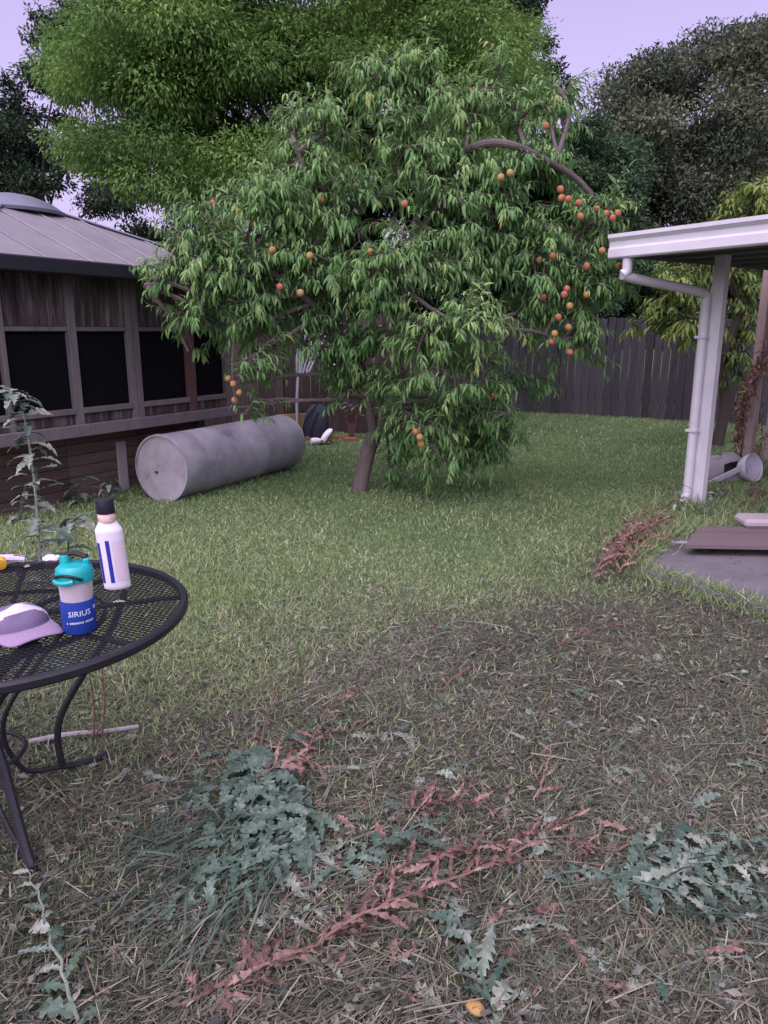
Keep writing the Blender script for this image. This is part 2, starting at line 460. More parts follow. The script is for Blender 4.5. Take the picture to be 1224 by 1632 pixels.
def build_ground():
    xs = np.concatenate([np.array([-260, -120, -60, -30, -16, -11]), np.arange(-8, 9.01, 0.07), np.array([12, 18, 32, 60, 120, 260])])
    ys = np.concatenate([np.array([-260, -80, -20, -5, -1]), np.arange(0.2, 16.01, 0.07), np.array([18, 22, 30, 45, 80, 160, 300])])
    X, Yy = np.meshgrid(xs, ys)
    Z = hgt(X, Yy)
    nx, ny = len(xs), len(ys)
    V = np.stack([X, Yy, Z], -1).reshape(-1, 3)
    i = np.arange(ny - 1)[:, None] * nx + np.arange(nx - 1)[None]
    F = np.stack([i, i + 1, i + nx + 1, i + nx], -1).reshape(-1, 4)
    me = bpy.data.meshes.new('ground')
    me.vertices.add(len(V)); me.vertices.foreach_set('co', V.ravel())
    me.loops.add(F.size); me.loops.foreach_set('vertex_index', F.astype(np.int32).ravel())
    me.polygons.add(len(F))
    me.polygons.foreach_set('loop_start', (np.arange(len(F)) * 4).astype(np.int32))
    me.polygons.foreach_set('loop_total', np.full(len(F), 4, np.int32))
    at = me.attributes.new('green', 'FLOAT', 'POINT')
    at.data.foreach_set('value', green(X, Yy).ravel().astype(np.float32))
    m, nt, b = nmat('earth_and_turf')
    n1 = noise(nt, 3.0, 8); n2 = noise(nt, 38, 6)
    dirt = ramp(nt, [(0.034, 0.028, 0.025), (0.068, 0.056, 0.05), (0.12, 0.095, 0.088)], [0.3, 0.5, 0.75])
    turf = ramp(nt, [(0.04, 0.07, 0.03), (0.085, 0.13, 0.055), (0.14, 0.18, 0.085)], [0.3, 0.5, 0.75])
    mixn = nt.nodes.new('ShaderNodeMath'); mixn.operation = 'MULTIPLY_ADD'; mixn.inputs[1].default_value = 0.5
    nt.links.new(n2.outputs['Fac'], mixn.inputs[0])
    hf = nt.nodes.new('ShaderNodeMath'); hf.operation = 'MULTIPLY'; hf.inputs[1].default_value = 0.5
    nt.links.new(n1.outputs['Fac'], hf.inputs[0]); nt.links.new(hf.outputs[0], mixn.inputs[2])
    nt.links.new(mixn.outputs[0], dirt.inputs[0]); nt.links.new(mixn.outputs[0], turf.inputs[0])
    a = nt.nodes.new('ShaderNodeAttribute'); a.attribute_name = 'green'
    mx = nt.nodes.new('ShaderNodeMix'); mx.data_type = 'RGBA'
    nt.links.new(a.outputs['Fac'], mx.inputs[0])
    nt.links.new(dirt.outputs[0], mx.inputs[6]); nt.links.new(turf.outputs[0], mx.inputs[7])
    nt.links.new(mx.outputs[2], b.inputs['Base Color'])
    b.inputs['Roughness'].default_value = 0.95
    b.inputs['Specular IOR Level'].default_value = 0.1
    bp = nt.nodes.new('ShaderNodeBump'); bp.inputs['Strength'].default_value = 0.6; bp.inputs['Distance'].default_value = 0.02
    nt.links.new(n2.outputs['Fac'], bp.inputs['Height']); nt.links.new(bp.outputs[0], b.inputs['Normal'])
    me.materials.append(m)
    me.update(calc_edges=True)
    o = link('ground', me)
    o['kind'] = 'structure'
build_ground()
def gz(x, y):
    return float(hgt(x, y))
def GG(px, py, dz=0.0):
    p = G(px, py)
    return Vector((p.x, p.y, gz(p.x, p.y) + dz))

# ------------------------------------------------------------------ concrete slab and step (positions used by the grass too)
SLAB = [Vector((1.66, 4.86, 0)), Vector((1.95, 4.42, 0)), Vector((2.25, 3.95, 0)), Vector((3.6, 2.2, 0)), Vector((6.0, 3.9, 0)), Vector((4.4, 6.2, 0)), Vector((2.3, 5.72, 0))]
def in_slab(x, y):
    x = np.asarray(x); y = np.asarray(y)
    ins = np.zeros(x.shape, bool)
    n = len(SLAB)
    for i in range(n):
        a, b = SLAB[i], SLAB[(i + 1) % n]
        c = ((a.y > y) != (b.y > y)) & (x < (b.x - a.x) * (y - a.y) / (b.y - a.y + 1e-9) + a.x)
        ins ^= c
    return ins
def slab():
    bm = bmesh.new()
    f = bm.faces.new([bm.verts.new((p.x, p.y, 0.045)) for p in SLAB])
    if f.normal.z < 0:
        f.normal_flip()
    r = bmesh.ops.extrude_face_region(bm, geom=[f])
    bmesh.ops.translate(bm, vec=(0, 0, -0.12), verts=[v for v in r['geom'] if isinstance(v, bmesh.types.BMVert)])
    bmesh.ops.recalc_face_normals(bm, faces=bm.faces[:])
    me = bpy.data.meshes.new('concrete_slab'); bm.to_mesh(me); bm.free()
    me.materials.append(M['concrete'])
    o = link('patio_slab', me); o['kind'] = 'structure'
slab()

# ------------------------------------------------------------------ grass and cuttings
def grass():
    # lawn blades
    n = 400000
    u = rng.random(n)
    y = 1.5 * (15.5 / 1.5) ** u
    hw = 0.60 * y + 0.6
    x = rng.uniform(-1, 1, n) * hw
    gsel = (rng.random(n) < green(x, y) * 0.97 + 0.02) & ~in_slab(x, y) & (rng.random(n) < np.clip(y / 3.2, 0, 1))
    x, y = x[gsel], y[gsel]
    n = len(x)
    P = np.stack([x, y, hgt(x, y) - 0.004], 1)
    D = rng.normal(size=(n, 3)) * np.array([0.75, 0.75, 0.25]) + np.array([0, 0, 0.85])
    D[:, 2] = np.abs(D[:, 2]) + 0.15
    L = rng.uniform(0.02, 0.05, n) * (1 + 0.25 * wob(x * .7, y * .7)) * (1 + .02 * y)
    Wd = rng.uniform(0.0035, 0.006, n) * (1 + y / 9)
    dry = np.clip(1.15 - (y - 3) / 4.5, 0, 1)
    r = np.clip(0.34 + 0.13 * wob(x * .5 + 3, y * .5) + rng.normal(0, 0.14, n) + 0.2 * dry - 0.12 * np.clip((y - 8) / 5, 0, 1), 0, 0.86)
    st = rng.random(n) < 0.06 + 0.2 * dry * np.clip(.6 + .6 * wob(x * 1.3, y * 1.3), 0, 1)
    r[st] = rng.uniform(0.8, 1.0, st.sum())
    o = scatter('lawn_grass', P, D, rdir(n), L, Wd, r, T_BLADE, M['grass'])
    tag(o, 'short mown green lawn between the tree and the cut weeds', 'grass', kind='stuff')
    # dull stubble in front
    n = 300000
    y = 1.0 * (6.5 / 1.0) ** rng.random(n)
    x = rng.uniform(-1, 1, n) * (0.62 * y + 0.4)
    sel = (rng.random(n) > green(x, y) * 0.85) & ~in_slab(x, y) & (rng.random(n) < 0.70 + 0.45 * wob(x * 1.1 + 1, y * 1.1))
    x, y = x[sel], y[sel]; n = len(x)
    P = np.stack([x, y, hgt(x, y) - 0.003], 1)
    D = rng.normal(size=(n, 3)) * np.array([1.0, 1.0, 0.2]) + np.array([0.25, 0.2, 0.0])
    D[:, 2] = np.abs(D[:, 2]) + rng.uniform(0.0, 0.38, n)
    r = np.clip(0.42 + 0.2 * wob(x * .6, y * .6 + 4) + rng.normal(0, 0.2, n), 0, 1)
    o = scatter('mown_stubble', P, D, rdir(n) + np.array([0, 0, .6]), rng.uniform(0.03, 0.085, n), rng.uniform(0.003, 0.006, n), r, T_BLADE, M['dullgrass'])
    tag(o, 'dull flattened grass stubble on the bare earth around the cut weeds', 'grass', kind='stuff')
    # straw
    n = 36000
    y = 1.0 * (9.0 / 1.0) ** rng.random(n)
    x = rng.uniform(-1, 1, n) * (0.62 * y + 0.4)
    sel = (rng.random(n) < np.clip(1.15 - 0.75 * green(x, y), 0.3, 1)) & (~in_slab(x, y) | (rng.random(n) < 0.08)) & (rng.random(n) < .7 + .4 * wob(x, y))
    x, y = x[sel], y[sel]; n = len(x)
    z = np.where(in_slab(x, y), 0.049, hgt(x, y) + rng.uniform(0.006, 0.028, n))
    P = np.stack([x, y, z], 1)
    an = rng.normal(0.6, 0.9, n)
    D = np.stack([np.cos(an), np.sin(an), rng.normal(0, 0.10, n)], 1)
    L = rng.gamma(2.2, 0.022, n) + 0.015
    r = np.clip(rng.normal(0.5, 0.24, n), 0, 1)
    o = scatter('dry_cuttings', P, D, rng.normal(size=(n, 3)) * .35 + np.array([0, 0, 1]), np.minimum(L, .2), rng.uniform(0.0018, 0.0042, n), r, T_STRAW, M['straw'])
    tag(o, 'dry straw coloured grass cuttings strewn over the ground', 'cuttings', kind='stuff')
    # leaf crumbs
    n = 6500
    y = 1.0 * (6.0 / 1.0) ** rng.random(n)
    x = rng.uniform(-1, 1, n) * (0.62 * y + 0.4)
    sel = (rng.random(n) < np.clip(1.05 - 0.93 * green(x, y), 0.03, 1)) & (~in_slab(x, y) | (rng.random(n) < 0.12))
    x, y = x[sel], y[sel]; n = len(x)
    z = np.where(in_slab(x, y), 0.049, hgt(x, y) + rng.uniform(0.008, 0.03, n))
    P = np.stack([x, y, z], 1)
    an = rng.uniform(0, 6.28, n)
    D = np.stack([np.cos(an), np.sin(an), rng.normal(0, 0.2, n)], 1)
    o = scatter('leaf_crumbs', P, D, rng.normal(size=(n, 3)) * .4 + np.array([0, 0, 1]), rng.uniform(0.014, 0.048, n), rng.uniform(0.007, 0.022, n), rng.random(n), T_LEAF, M['litter'])
    tag(o, 'small crumbs of chopped weed leaves scattered over the earth', 'leaf litter', kind='stuff')
grass()
def edge_grass():
    n = 5200
    x = np.empty(n); y = np.empty(n); L = np.empty(n)
    segs = [(SLAB[0], SLAB[2], .05, .10), (SLAB[6], SLAB[0], .05, .16), (Vector((2.3, 5.75, 0)), Vector((3.6, 6.1, 0)), .12, .16), (Vector((2.55, 6.3, 0)), Vector((4.2, 7.4, 0)), .3, .17), (Vector((1.9, 5.3, 0)), Vector((2.8, 6.9, 0)), .18, .13)]
    for i in range(n):
        a, b, sp, ll = segs[i % len(segs)]
        p = a.lerp(b, random.random())
        x[i], y[i] = p.x + random.gauss(0, sp) , p.y + random.gauss(0, sp)
        L[i] = ll * random.uniform(.4, 1.25)
    z = np.where(in_slab(x, y), .04, hgt(x, y) - .004)
    D = rng.normal(size=(n, 3)) * np.array([.6, .6, .2]) + np.array([.1, -.1, .7]); D[:, 2] = np.abs(D[:, 2]) + .1
    r = np.clip(rng.normal(.5, .25, n), 0, 1)
    o = scatter('edge_grass', np.stack([x, y, z], 1), D, rdir(n), L, rng.uniform(.004, .008, n), r, T_BLADE, M['grass'])
    tag(o, 'longer unmown grass fringing the concrete slab and patio post', 'grass', kind='stuff')
edge_grass()

# ------------------------------------------------------------------ fences
def plank_mesh(name, w, t, h, mat, ch=0.006):
    return MB().box((0, 0, h / 2), (w, t, h), None, ch).mesh(name, mat)
def fence(a, b, h, name, label, mat, facing):
    a = Vector(a); b = Vector(b)
    d = (b - a); ln = d.length; d.normalize()
    root = empty(name, a, label, 'fence')
    ang = math.atan2(d.y, d.x)
    nrmv = Vector((-d.y, d.x, 0)) * facing
    ms = [plank_mesh('fence_board', 0.138, 0.02, h + k, mat) for k in (-0.02, 0.0, 0.015, 0.03)]
    k = int(ln / 0.146)
    for i in range(k):
        p = a + d * (0.073 + i * 0.146) + nrmv * random.uniform(-0.004, 0.004)
        link('board', random.choice(ms), root, p + Vector((0, 0, -0.02)), (random.uniform(-.006, .006), random.uniform(-.008, .008), ang + random.uniform(-.01, .01)))
    for z in (0.35, h - 0.3):
        MB().box((a + b) / 2 - nrmv * 0.045 + Vector((0, 0, z)), (ln, 0.05, 0.09), Matrix.Rotation(ang, 3, 'Z'), .005).build('rail', mat, root)
    for i in range(int(ln / 2.4) + 1):
        p = a + d * min(i * 2.4, ln - 0.05) - nrmv * 0.10
        MB().box(p + Vector((0, 0, h / 2 - 0.05)), (0.09, 0.09, h + 0.02), Matrix.Rotation(ang, 3, 'Z'), .006).build('post', mat, root)
    return root
fence((1.35, 16.15, 0), (9.6, 11.2, 0), 1.85, 'board_fence', 'dark grey weathered board fence behind the white patio posts', M['fencewood'], -1)
fence((-6.4, 12.6, 0), (1.3, 11.75, 0), 1.85, 'board_fence', 'dark brown board fence behind the steel tank and metal rack', M['brownfence'], -1)

# ------------------------------------------------------------------ trees
def limb(mb, pts, r0, r1, n=8, sub=5):
    p = catmull(pts, sub)
    mb.tube(p, list(np.linspace(r0, r1, len(p))), n)
    return p
def crown_tree(name, label, base, h_trunk, r_trunk, clumps, nleaf, leafL, leafW, mat, bark, droop=0.3, shell=0.5, group=None, tmpl=T_LEAF, tone=0.16, bias=0.0, limbs=14, order=.8):
    """clumps: (x, y, z, rx, ry, rz) world; the leaves fill the clumps"""
    base = Vector(base)
    root = empty(name, base, label, 'tree', group)
    cl = np.array(clumps, float)
    top = Vector((cl[:, 0].mean(), cl[:, 1].mean(), cl[:, 2].mean()))
    mb = MB()
    fork = base.lerp(Vector((top.x, top.y, base.z + h_trunk)), 0.7); fork.z = base.z + h_trunk
    limb(mb, [base - Vector((0, 0, .1)), base.lerp(fork, .5) + Vector((.08, .05, 0)), fork, fork.lerp(top, .6)], r_trunk, r_trunk * .45, 10)
    mb.build('trunk', bark, root, True)
    mb = MB()
    pick = list(range(len(cl))); random.shuffle(pick)
    for i in pick[:limbs]:
        c = Vector(cl[i, :3])
        mid = fork.lerp(c, .5) + Vector((random.uniform(-.3, .3), random.uniform(-.3, .3), random.uniform(.1, .6)))
        limb(mb, [fork.lerp(top, random.uniform(0, .5)), mid, c], r_trunk * .3, .010, 6, 5)
    mb.build('branches', bark, root, True)
    wgt = (cl[:, 3] * cl[:, 4] + cl[:, 4] * cl[:, 5] + cl[:, 3] * cl[:, 5]); wgt /= wgt.sum()
    k = rng.choice(len(cl), nleaf, p=wgt)
    d = rdir(nleaf)
    r = rng.random(nleaf) ** shell
    rough = 1 + 0.22 * np.sin(d[:, 0] * 7 + k) * np.cos(d[:, 2] * 6 + 2 * k) + rng.normal(0, .07, nleaf)
    P = cl[k, :3] + d * (r * rough)[:, None] * cl[k, 3:6]
    D = d * (1.4 - order) + rdir(nleaf) * order + np.array([0, 0, -droop])
    N = rdir(nleaf) * .6 + np.array([0, 0, .7]) + d * .4
    tone_c = rng.normal(0, tone, len(cl))
    rn = np.clip(0.42 + bias + tone_c[k] + rng.normal(0, .15, nleaf), 0, 1)
    cr = scatter('crown', P, D, N, rng.uniform(.7, 1.25, nleaf) * leafL, rng.uniform(.7, 1.2, nleaf) * leafW, rn, tmpl, mat, root)
    cr['kind'] = 'stuff'
    return root
def dome(c, rx, ry, rz, n, cr, flat=0.6, lo=-0.4):
    """clumps spread over and inside an ellipsoid"""
    out = []
    while len(out) < n:
        d = Vector(rng.normal(size=3)).normalized()
        if d.z < lo: continue
        q = random.uniform(.45, 1.0)
        s = random.uniform(.75, 1.3) * cr
        out.append((c[0] + d.x * rx * q, c[1] + d.y * ry * q, c[2] + d.z * rz * q, s, s, s * flat))
    return out
def pxclumps(lst, y, cr_scale=1.0):
    """(px, py, radius px, dy) -> clumps near depth y"""
    out = []
    for px, py, rp, dy in lst:
        p = AT(px, py, y + dy)
        r = rp / FPX * (y + dy) * cr_scale
        out.append((p.x, p.y, p.z, r, r * .9, r * .62))
    return out

# big bright locust tree beyond the brown fence
def locust():
    y = 15.0
    spr = []
    bands = [(430, -60, 560, 90), (300, 40, 330, 70), (560, 60, 330, 60), (230, 140, 260, 60), (420, 130, 330, 60), (650, 110, 300, 70),
             (180, 215, 200, 45), (330, 230, 260, 60), (560, 240, 260, 60), (120, 255, 120, 30), (300, 300, 120, 30), (450, 290, 160, 40), (680, 210, 220, 80), (760, 90, 160, 90), (500, -200, 600, 90), (640, 20, 260, 90), (420, 60, 300, 60), (200, 60, 160, 80), (730, 30, 160, 80)]
    for cx, cy, wx, wy in bands:
        for i in range(int(5 + wx * (wy + 30) / 1900)):
            px = cx + random.uniform(-.5, .5) * wx
            if px < 115: continue
            py = cy + random.uniform(-.5, .5) * wy
            dy = random.uniform(-2.4, 2.0)
            spr.append((px, py, random.uniform(32, 62), dy))
    cl = []
    for px, py, rp, dy in spr:
        p = AT(px, py, y + dy); r = rp / FPX * (y + dy)
        cl.append((p.x, p.y, p.z, r * random.uniform(1.0, 1.5), r * 1.2, r * random.uniform(.45, .8)))
    b = AT(560, 640, y)
    crown_tree('locust_tree', 'tall bright green feathery tree rising behind the fruit tree', (b.x, y, 0), 3.4, .26, cl, 330000, .098, .036, M['ashleaf'], M['darkbark'], .45, .45, tone=.2, limbs=20, order=.6)
locust()
# dark trees with the sky showing through, further back
def back_tree(name, label, y, pl, n, mat, L=.12, Wd=.05, shell=.6, bx=None, trunk=.2, bias=0.0):
    cl = pxclumps(pl, y)
    b = AT(bx if bx is not None else sum(p[0] for p in pl) / len(pl), 600, y)
    return crown_tree(name, label, (b.x, y, 0), 3.0, trunk, cl, n, L, Wd, mat, M['darkbark'], .25, shell, bias=bias, limbs=7)
def rnd_px(x0, x1, y0, y1, n, r0, r1, dd=1.5):
    return [(random.uniform(x0, x1), random.uniform(y0, y1), random.uniform(r0, r1), random.uniform(-dd, dd)) for _ in range(n)]
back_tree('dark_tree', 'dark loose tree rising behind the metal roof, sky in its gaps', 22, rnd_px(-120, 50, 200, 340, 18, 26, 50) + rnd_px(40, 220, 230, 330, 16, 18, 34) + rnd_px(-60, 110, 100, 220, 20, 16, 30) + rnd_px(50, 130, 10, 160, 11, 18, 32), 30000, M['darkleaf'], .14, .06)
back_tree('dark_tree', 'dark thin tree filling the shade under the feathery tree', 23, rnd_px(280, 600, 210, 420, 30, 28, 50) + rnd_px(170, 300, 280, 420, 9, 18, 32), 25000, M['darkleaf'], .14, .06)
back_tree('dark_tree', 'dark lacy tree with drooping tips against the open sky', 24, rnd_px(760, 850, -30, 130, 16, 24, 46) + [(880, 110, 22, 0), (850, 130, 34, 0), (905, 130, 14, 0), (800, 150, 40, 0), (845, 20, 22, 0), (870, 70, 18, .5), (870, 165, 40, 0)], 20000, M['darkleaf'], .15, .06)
def olive():
    y = 21
    pl = []
    # filled outline of the dome
    for _ in range(230):
        px = random.uniform(930, 1480)
        topy = np.interp(px, [930, 960, 1000, 1060, 1120, 1180, 1250, 1480], [210, 145, 105, 80, 55, 30, 0, -40])
        py = random.uniform(topy + 18, 470)
        pl.append((px, py, random.uniform(32, 56), random.uniform(-2.2, 2.2)))
    cl = pxclumps(pl, y)
    b = AT(1180, 600, y)
    crown_tree('evergreen_tree', 'broad dark olive domed tree standing beyond the patio roof', (b.x, y, 0), 2.4, .3, cl, 230000, .13, .055, M['oliveleaf'], M['darkbark'], .2, .4, tone=.2, limbs=7)
olive()
back_tree('leafy_tree', 'rounded mid green tree between the fruit tree and domed tree', 17, rnd_px(860, 1010, 200, 330, 30, 28, 44, 1.0) + rnd_px(860, 1030, 330, 480, 22, 30, 44, 1.0), 70000, M['blueleaf'], .11, .05, .45)
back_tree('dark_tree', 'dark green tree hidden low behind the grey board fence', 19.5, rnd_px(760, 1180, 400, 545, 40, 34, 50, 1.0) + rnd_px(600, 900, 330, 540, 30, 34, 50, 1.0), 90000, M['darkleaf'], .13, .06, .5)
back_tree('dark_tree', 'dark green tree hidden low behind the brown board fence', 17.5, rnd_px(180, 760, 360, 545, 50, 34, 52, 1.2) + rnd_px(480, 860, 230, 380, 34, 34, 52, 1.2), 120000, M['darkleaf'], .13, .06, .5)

# yellow-green fruit tree behind the patio
def shoots(starts, dirs, lens, nl, L, Wd, gravity, tone0, tone_sd, mat, name, root, branch_mat, tw=.005):
    """drooping shoots with long leaves hung along them"""
    P, D, N, LL, WW, RN = [], [], [], [], [], []
    tw_mb = MB()
    for s, d, ln, t0 in zip(starts, dirs, lens, tone0):
        p = np.array(s, float); d = np.array(d, float); d /= np.linalg.norm(d)
        k = max(4, int(nl * ln / .4))
        st = ln / k
        path = [Vector(p)]
        a = random.uniform(0, 6.28)
        for i in range(k):
            t = i / k
            d = d + np.array([0, 0, -gravity * st * (0.5 + 1.6 * t)]); d /= np.linalg.norm(d)
            p = p + d * st
            if i % 4 == 3 or i == k - 1: path.append(Vector(p))
            a += 2.4
            side = np.cross(d, [0, 0, 1.0]); sl = np.linalg.norm(side)
            side = side / sl if sl > .05 else np.array([1.0, 0, 0])
            upv = np.cross(side, d)
            o = side * math.cos(a) + upv * math.sin(a)
            P.append(p.copy())
            D.append(o * random.uniform(.35, .8) + d * .7 + np.array([0, 0, -.3 - .45 * random.random()]))
            N.append(upv * .5 + o * -.1 + np.array([0, 0, .9]) + rng.normal(size=3) * .3)
            sz = (1.0 - .4 * t) * random.uniform(.55, 1.25)
            LL.append(L * sz); WW.append(Wd * sz * random.uniform(.85, 1.2))
            RN.append(t0 + .16 * t + random.gauss(0, tone_sd))
        if len(path) > 1:
            tw_mb.tube(path, list(np.linspace(tw, tw * .35, len(path))), 4, False)
    c = scatter(name, np.array(P), np.array(D), np.array(N), np.array(LL), np.array(WW), np.array(RN), T_LANCE, mat, root, rng.uniform(.5, 1.5, len(P)))
    c['kind'] = 'stuff'
    t = tw_mb.build('twigs', branch_mat, root)
    t['kind'] = 'stuff'
    return len(P)
def blob_tree(root, y0, blobs, trunk_pts, per_area, nl, L, Wd, gravity, mat, bark, base_tone=.36):
    """blobs: (px, py, rx px, rz px, depth offset, depth radius m, tone: high and front blobs lighter, low rear ones darker)"""
    starts, dirs, lens, tones = [], [], [], []
    br = MB()
    T = [Vector(p) for p in trunk_pts]
    for (px, py, rx, rz, dy, ry, tone) in blobs:
        c = AT(px, py, y0 + dy); s = (y0 + dy) / FPX
        RX, RZ = rx * s, rz * s
        near = min(T, key=lambda q: (q - c).length + max(0, q.z - c.z) * .6)
        mid = near.lerp(c, .55) + Vector((random.uniform(-.1, .1), random.uniform(-.1, .1), .04))
        main = limb(br, [near, mid, c], .022, .010, 6, 5)
        n = max(4, int(per_area * (RX * RZ + .5 * RX * ry + .5 * RZ * ry)))
        nsub = max(2, n // 9)
        subs = []
        for i in range(nsub):
            d = rdir(1)[0]
            q = random.uniform(.35, .8)
            e = Vector((c.x + d[0] * RX * q, c.y + d[1] * ry * q, c.z + d[2] * RZ * q))
            f = main[random.randrange(len(main) // 2, len(main))]
            pth = limb(br, [f, f.lerp(e, .55) + Vector((0, 0, .08)), e], .013, .005, 5, 3)
            subs.append(pth)
        for i in range(n):
            pth = random.choice(subs)
            st = pth[random.randrange(len(pth) // 3, len(pth))]
            out = Vector(((st.x - c.x) / max(RX, .05), (st.y - c.y) / max(ry, .05), (st.z - c.z) / max(RZ, .05)))
            d = rdir(1)[0]
            dv = (out.x * .9 + d[0] * .8, out.y * .9 + d[1] * .8, out.z * .7 + d[2] * .5 + .28)
            starts.append(st); dirs.append(dv)
            lens.append(random.uniform(.18, .56) * min(1.0, .55 + .5 * max(RX, RZ)))
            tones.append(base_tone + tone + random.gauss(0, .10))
    bo = br.build('branches', bark, root, True)
    bo['kind'] = 'stuff'
    return shoots(starts, dirs, lens, nl, L, Wd, gravity, tones, .10, mat, 'foliage', root, bark)

b = AT(1150, 640, 10.6)
ytree = empty('yellowing_fruit_tree', (b.x, 10.6, 0), 'yellow green fruit tree growing behind the white patio roof', 'tree')
tp = [Vector((b.x, 10.6, -.05)), Vector((b.x + .06, 10.62, .6)), Vector((b.x - .05, 10.6, 1.2)), Vector((b.x + .1, 10.5, 1.9))]
tmb = MB(); limb(tmb, tp, .09, .05); tmb.build('trunk', M['darkbark'], ytree, True)
blob_tree(ytree, 10.6, [(1060, 455, 60, 45, -.3, .5, .12), (1030, 500, 40, 35, 0, .4, .05), (1100, 510, 60, 45, -.4, .5, .16), (1165, 470, 55, 60, .1, .6, 0), (1175, 560, 40, 60, .1, .5, -.1), (1200, 320, 55, 42, -.2, .6, .14), (1150, 345, 40, 20, -.3, .4, .16), (1250, 300, 60, 60, 0, .6, .05), (1220, 420, 50, 60, .2, .6, -.1), (1120, 420, 60, 40, .2, .5, -.05)],
          tp, 170, 15, .16, .036, 3.2, M['yellowleaf'], M['darkbark'], .34)

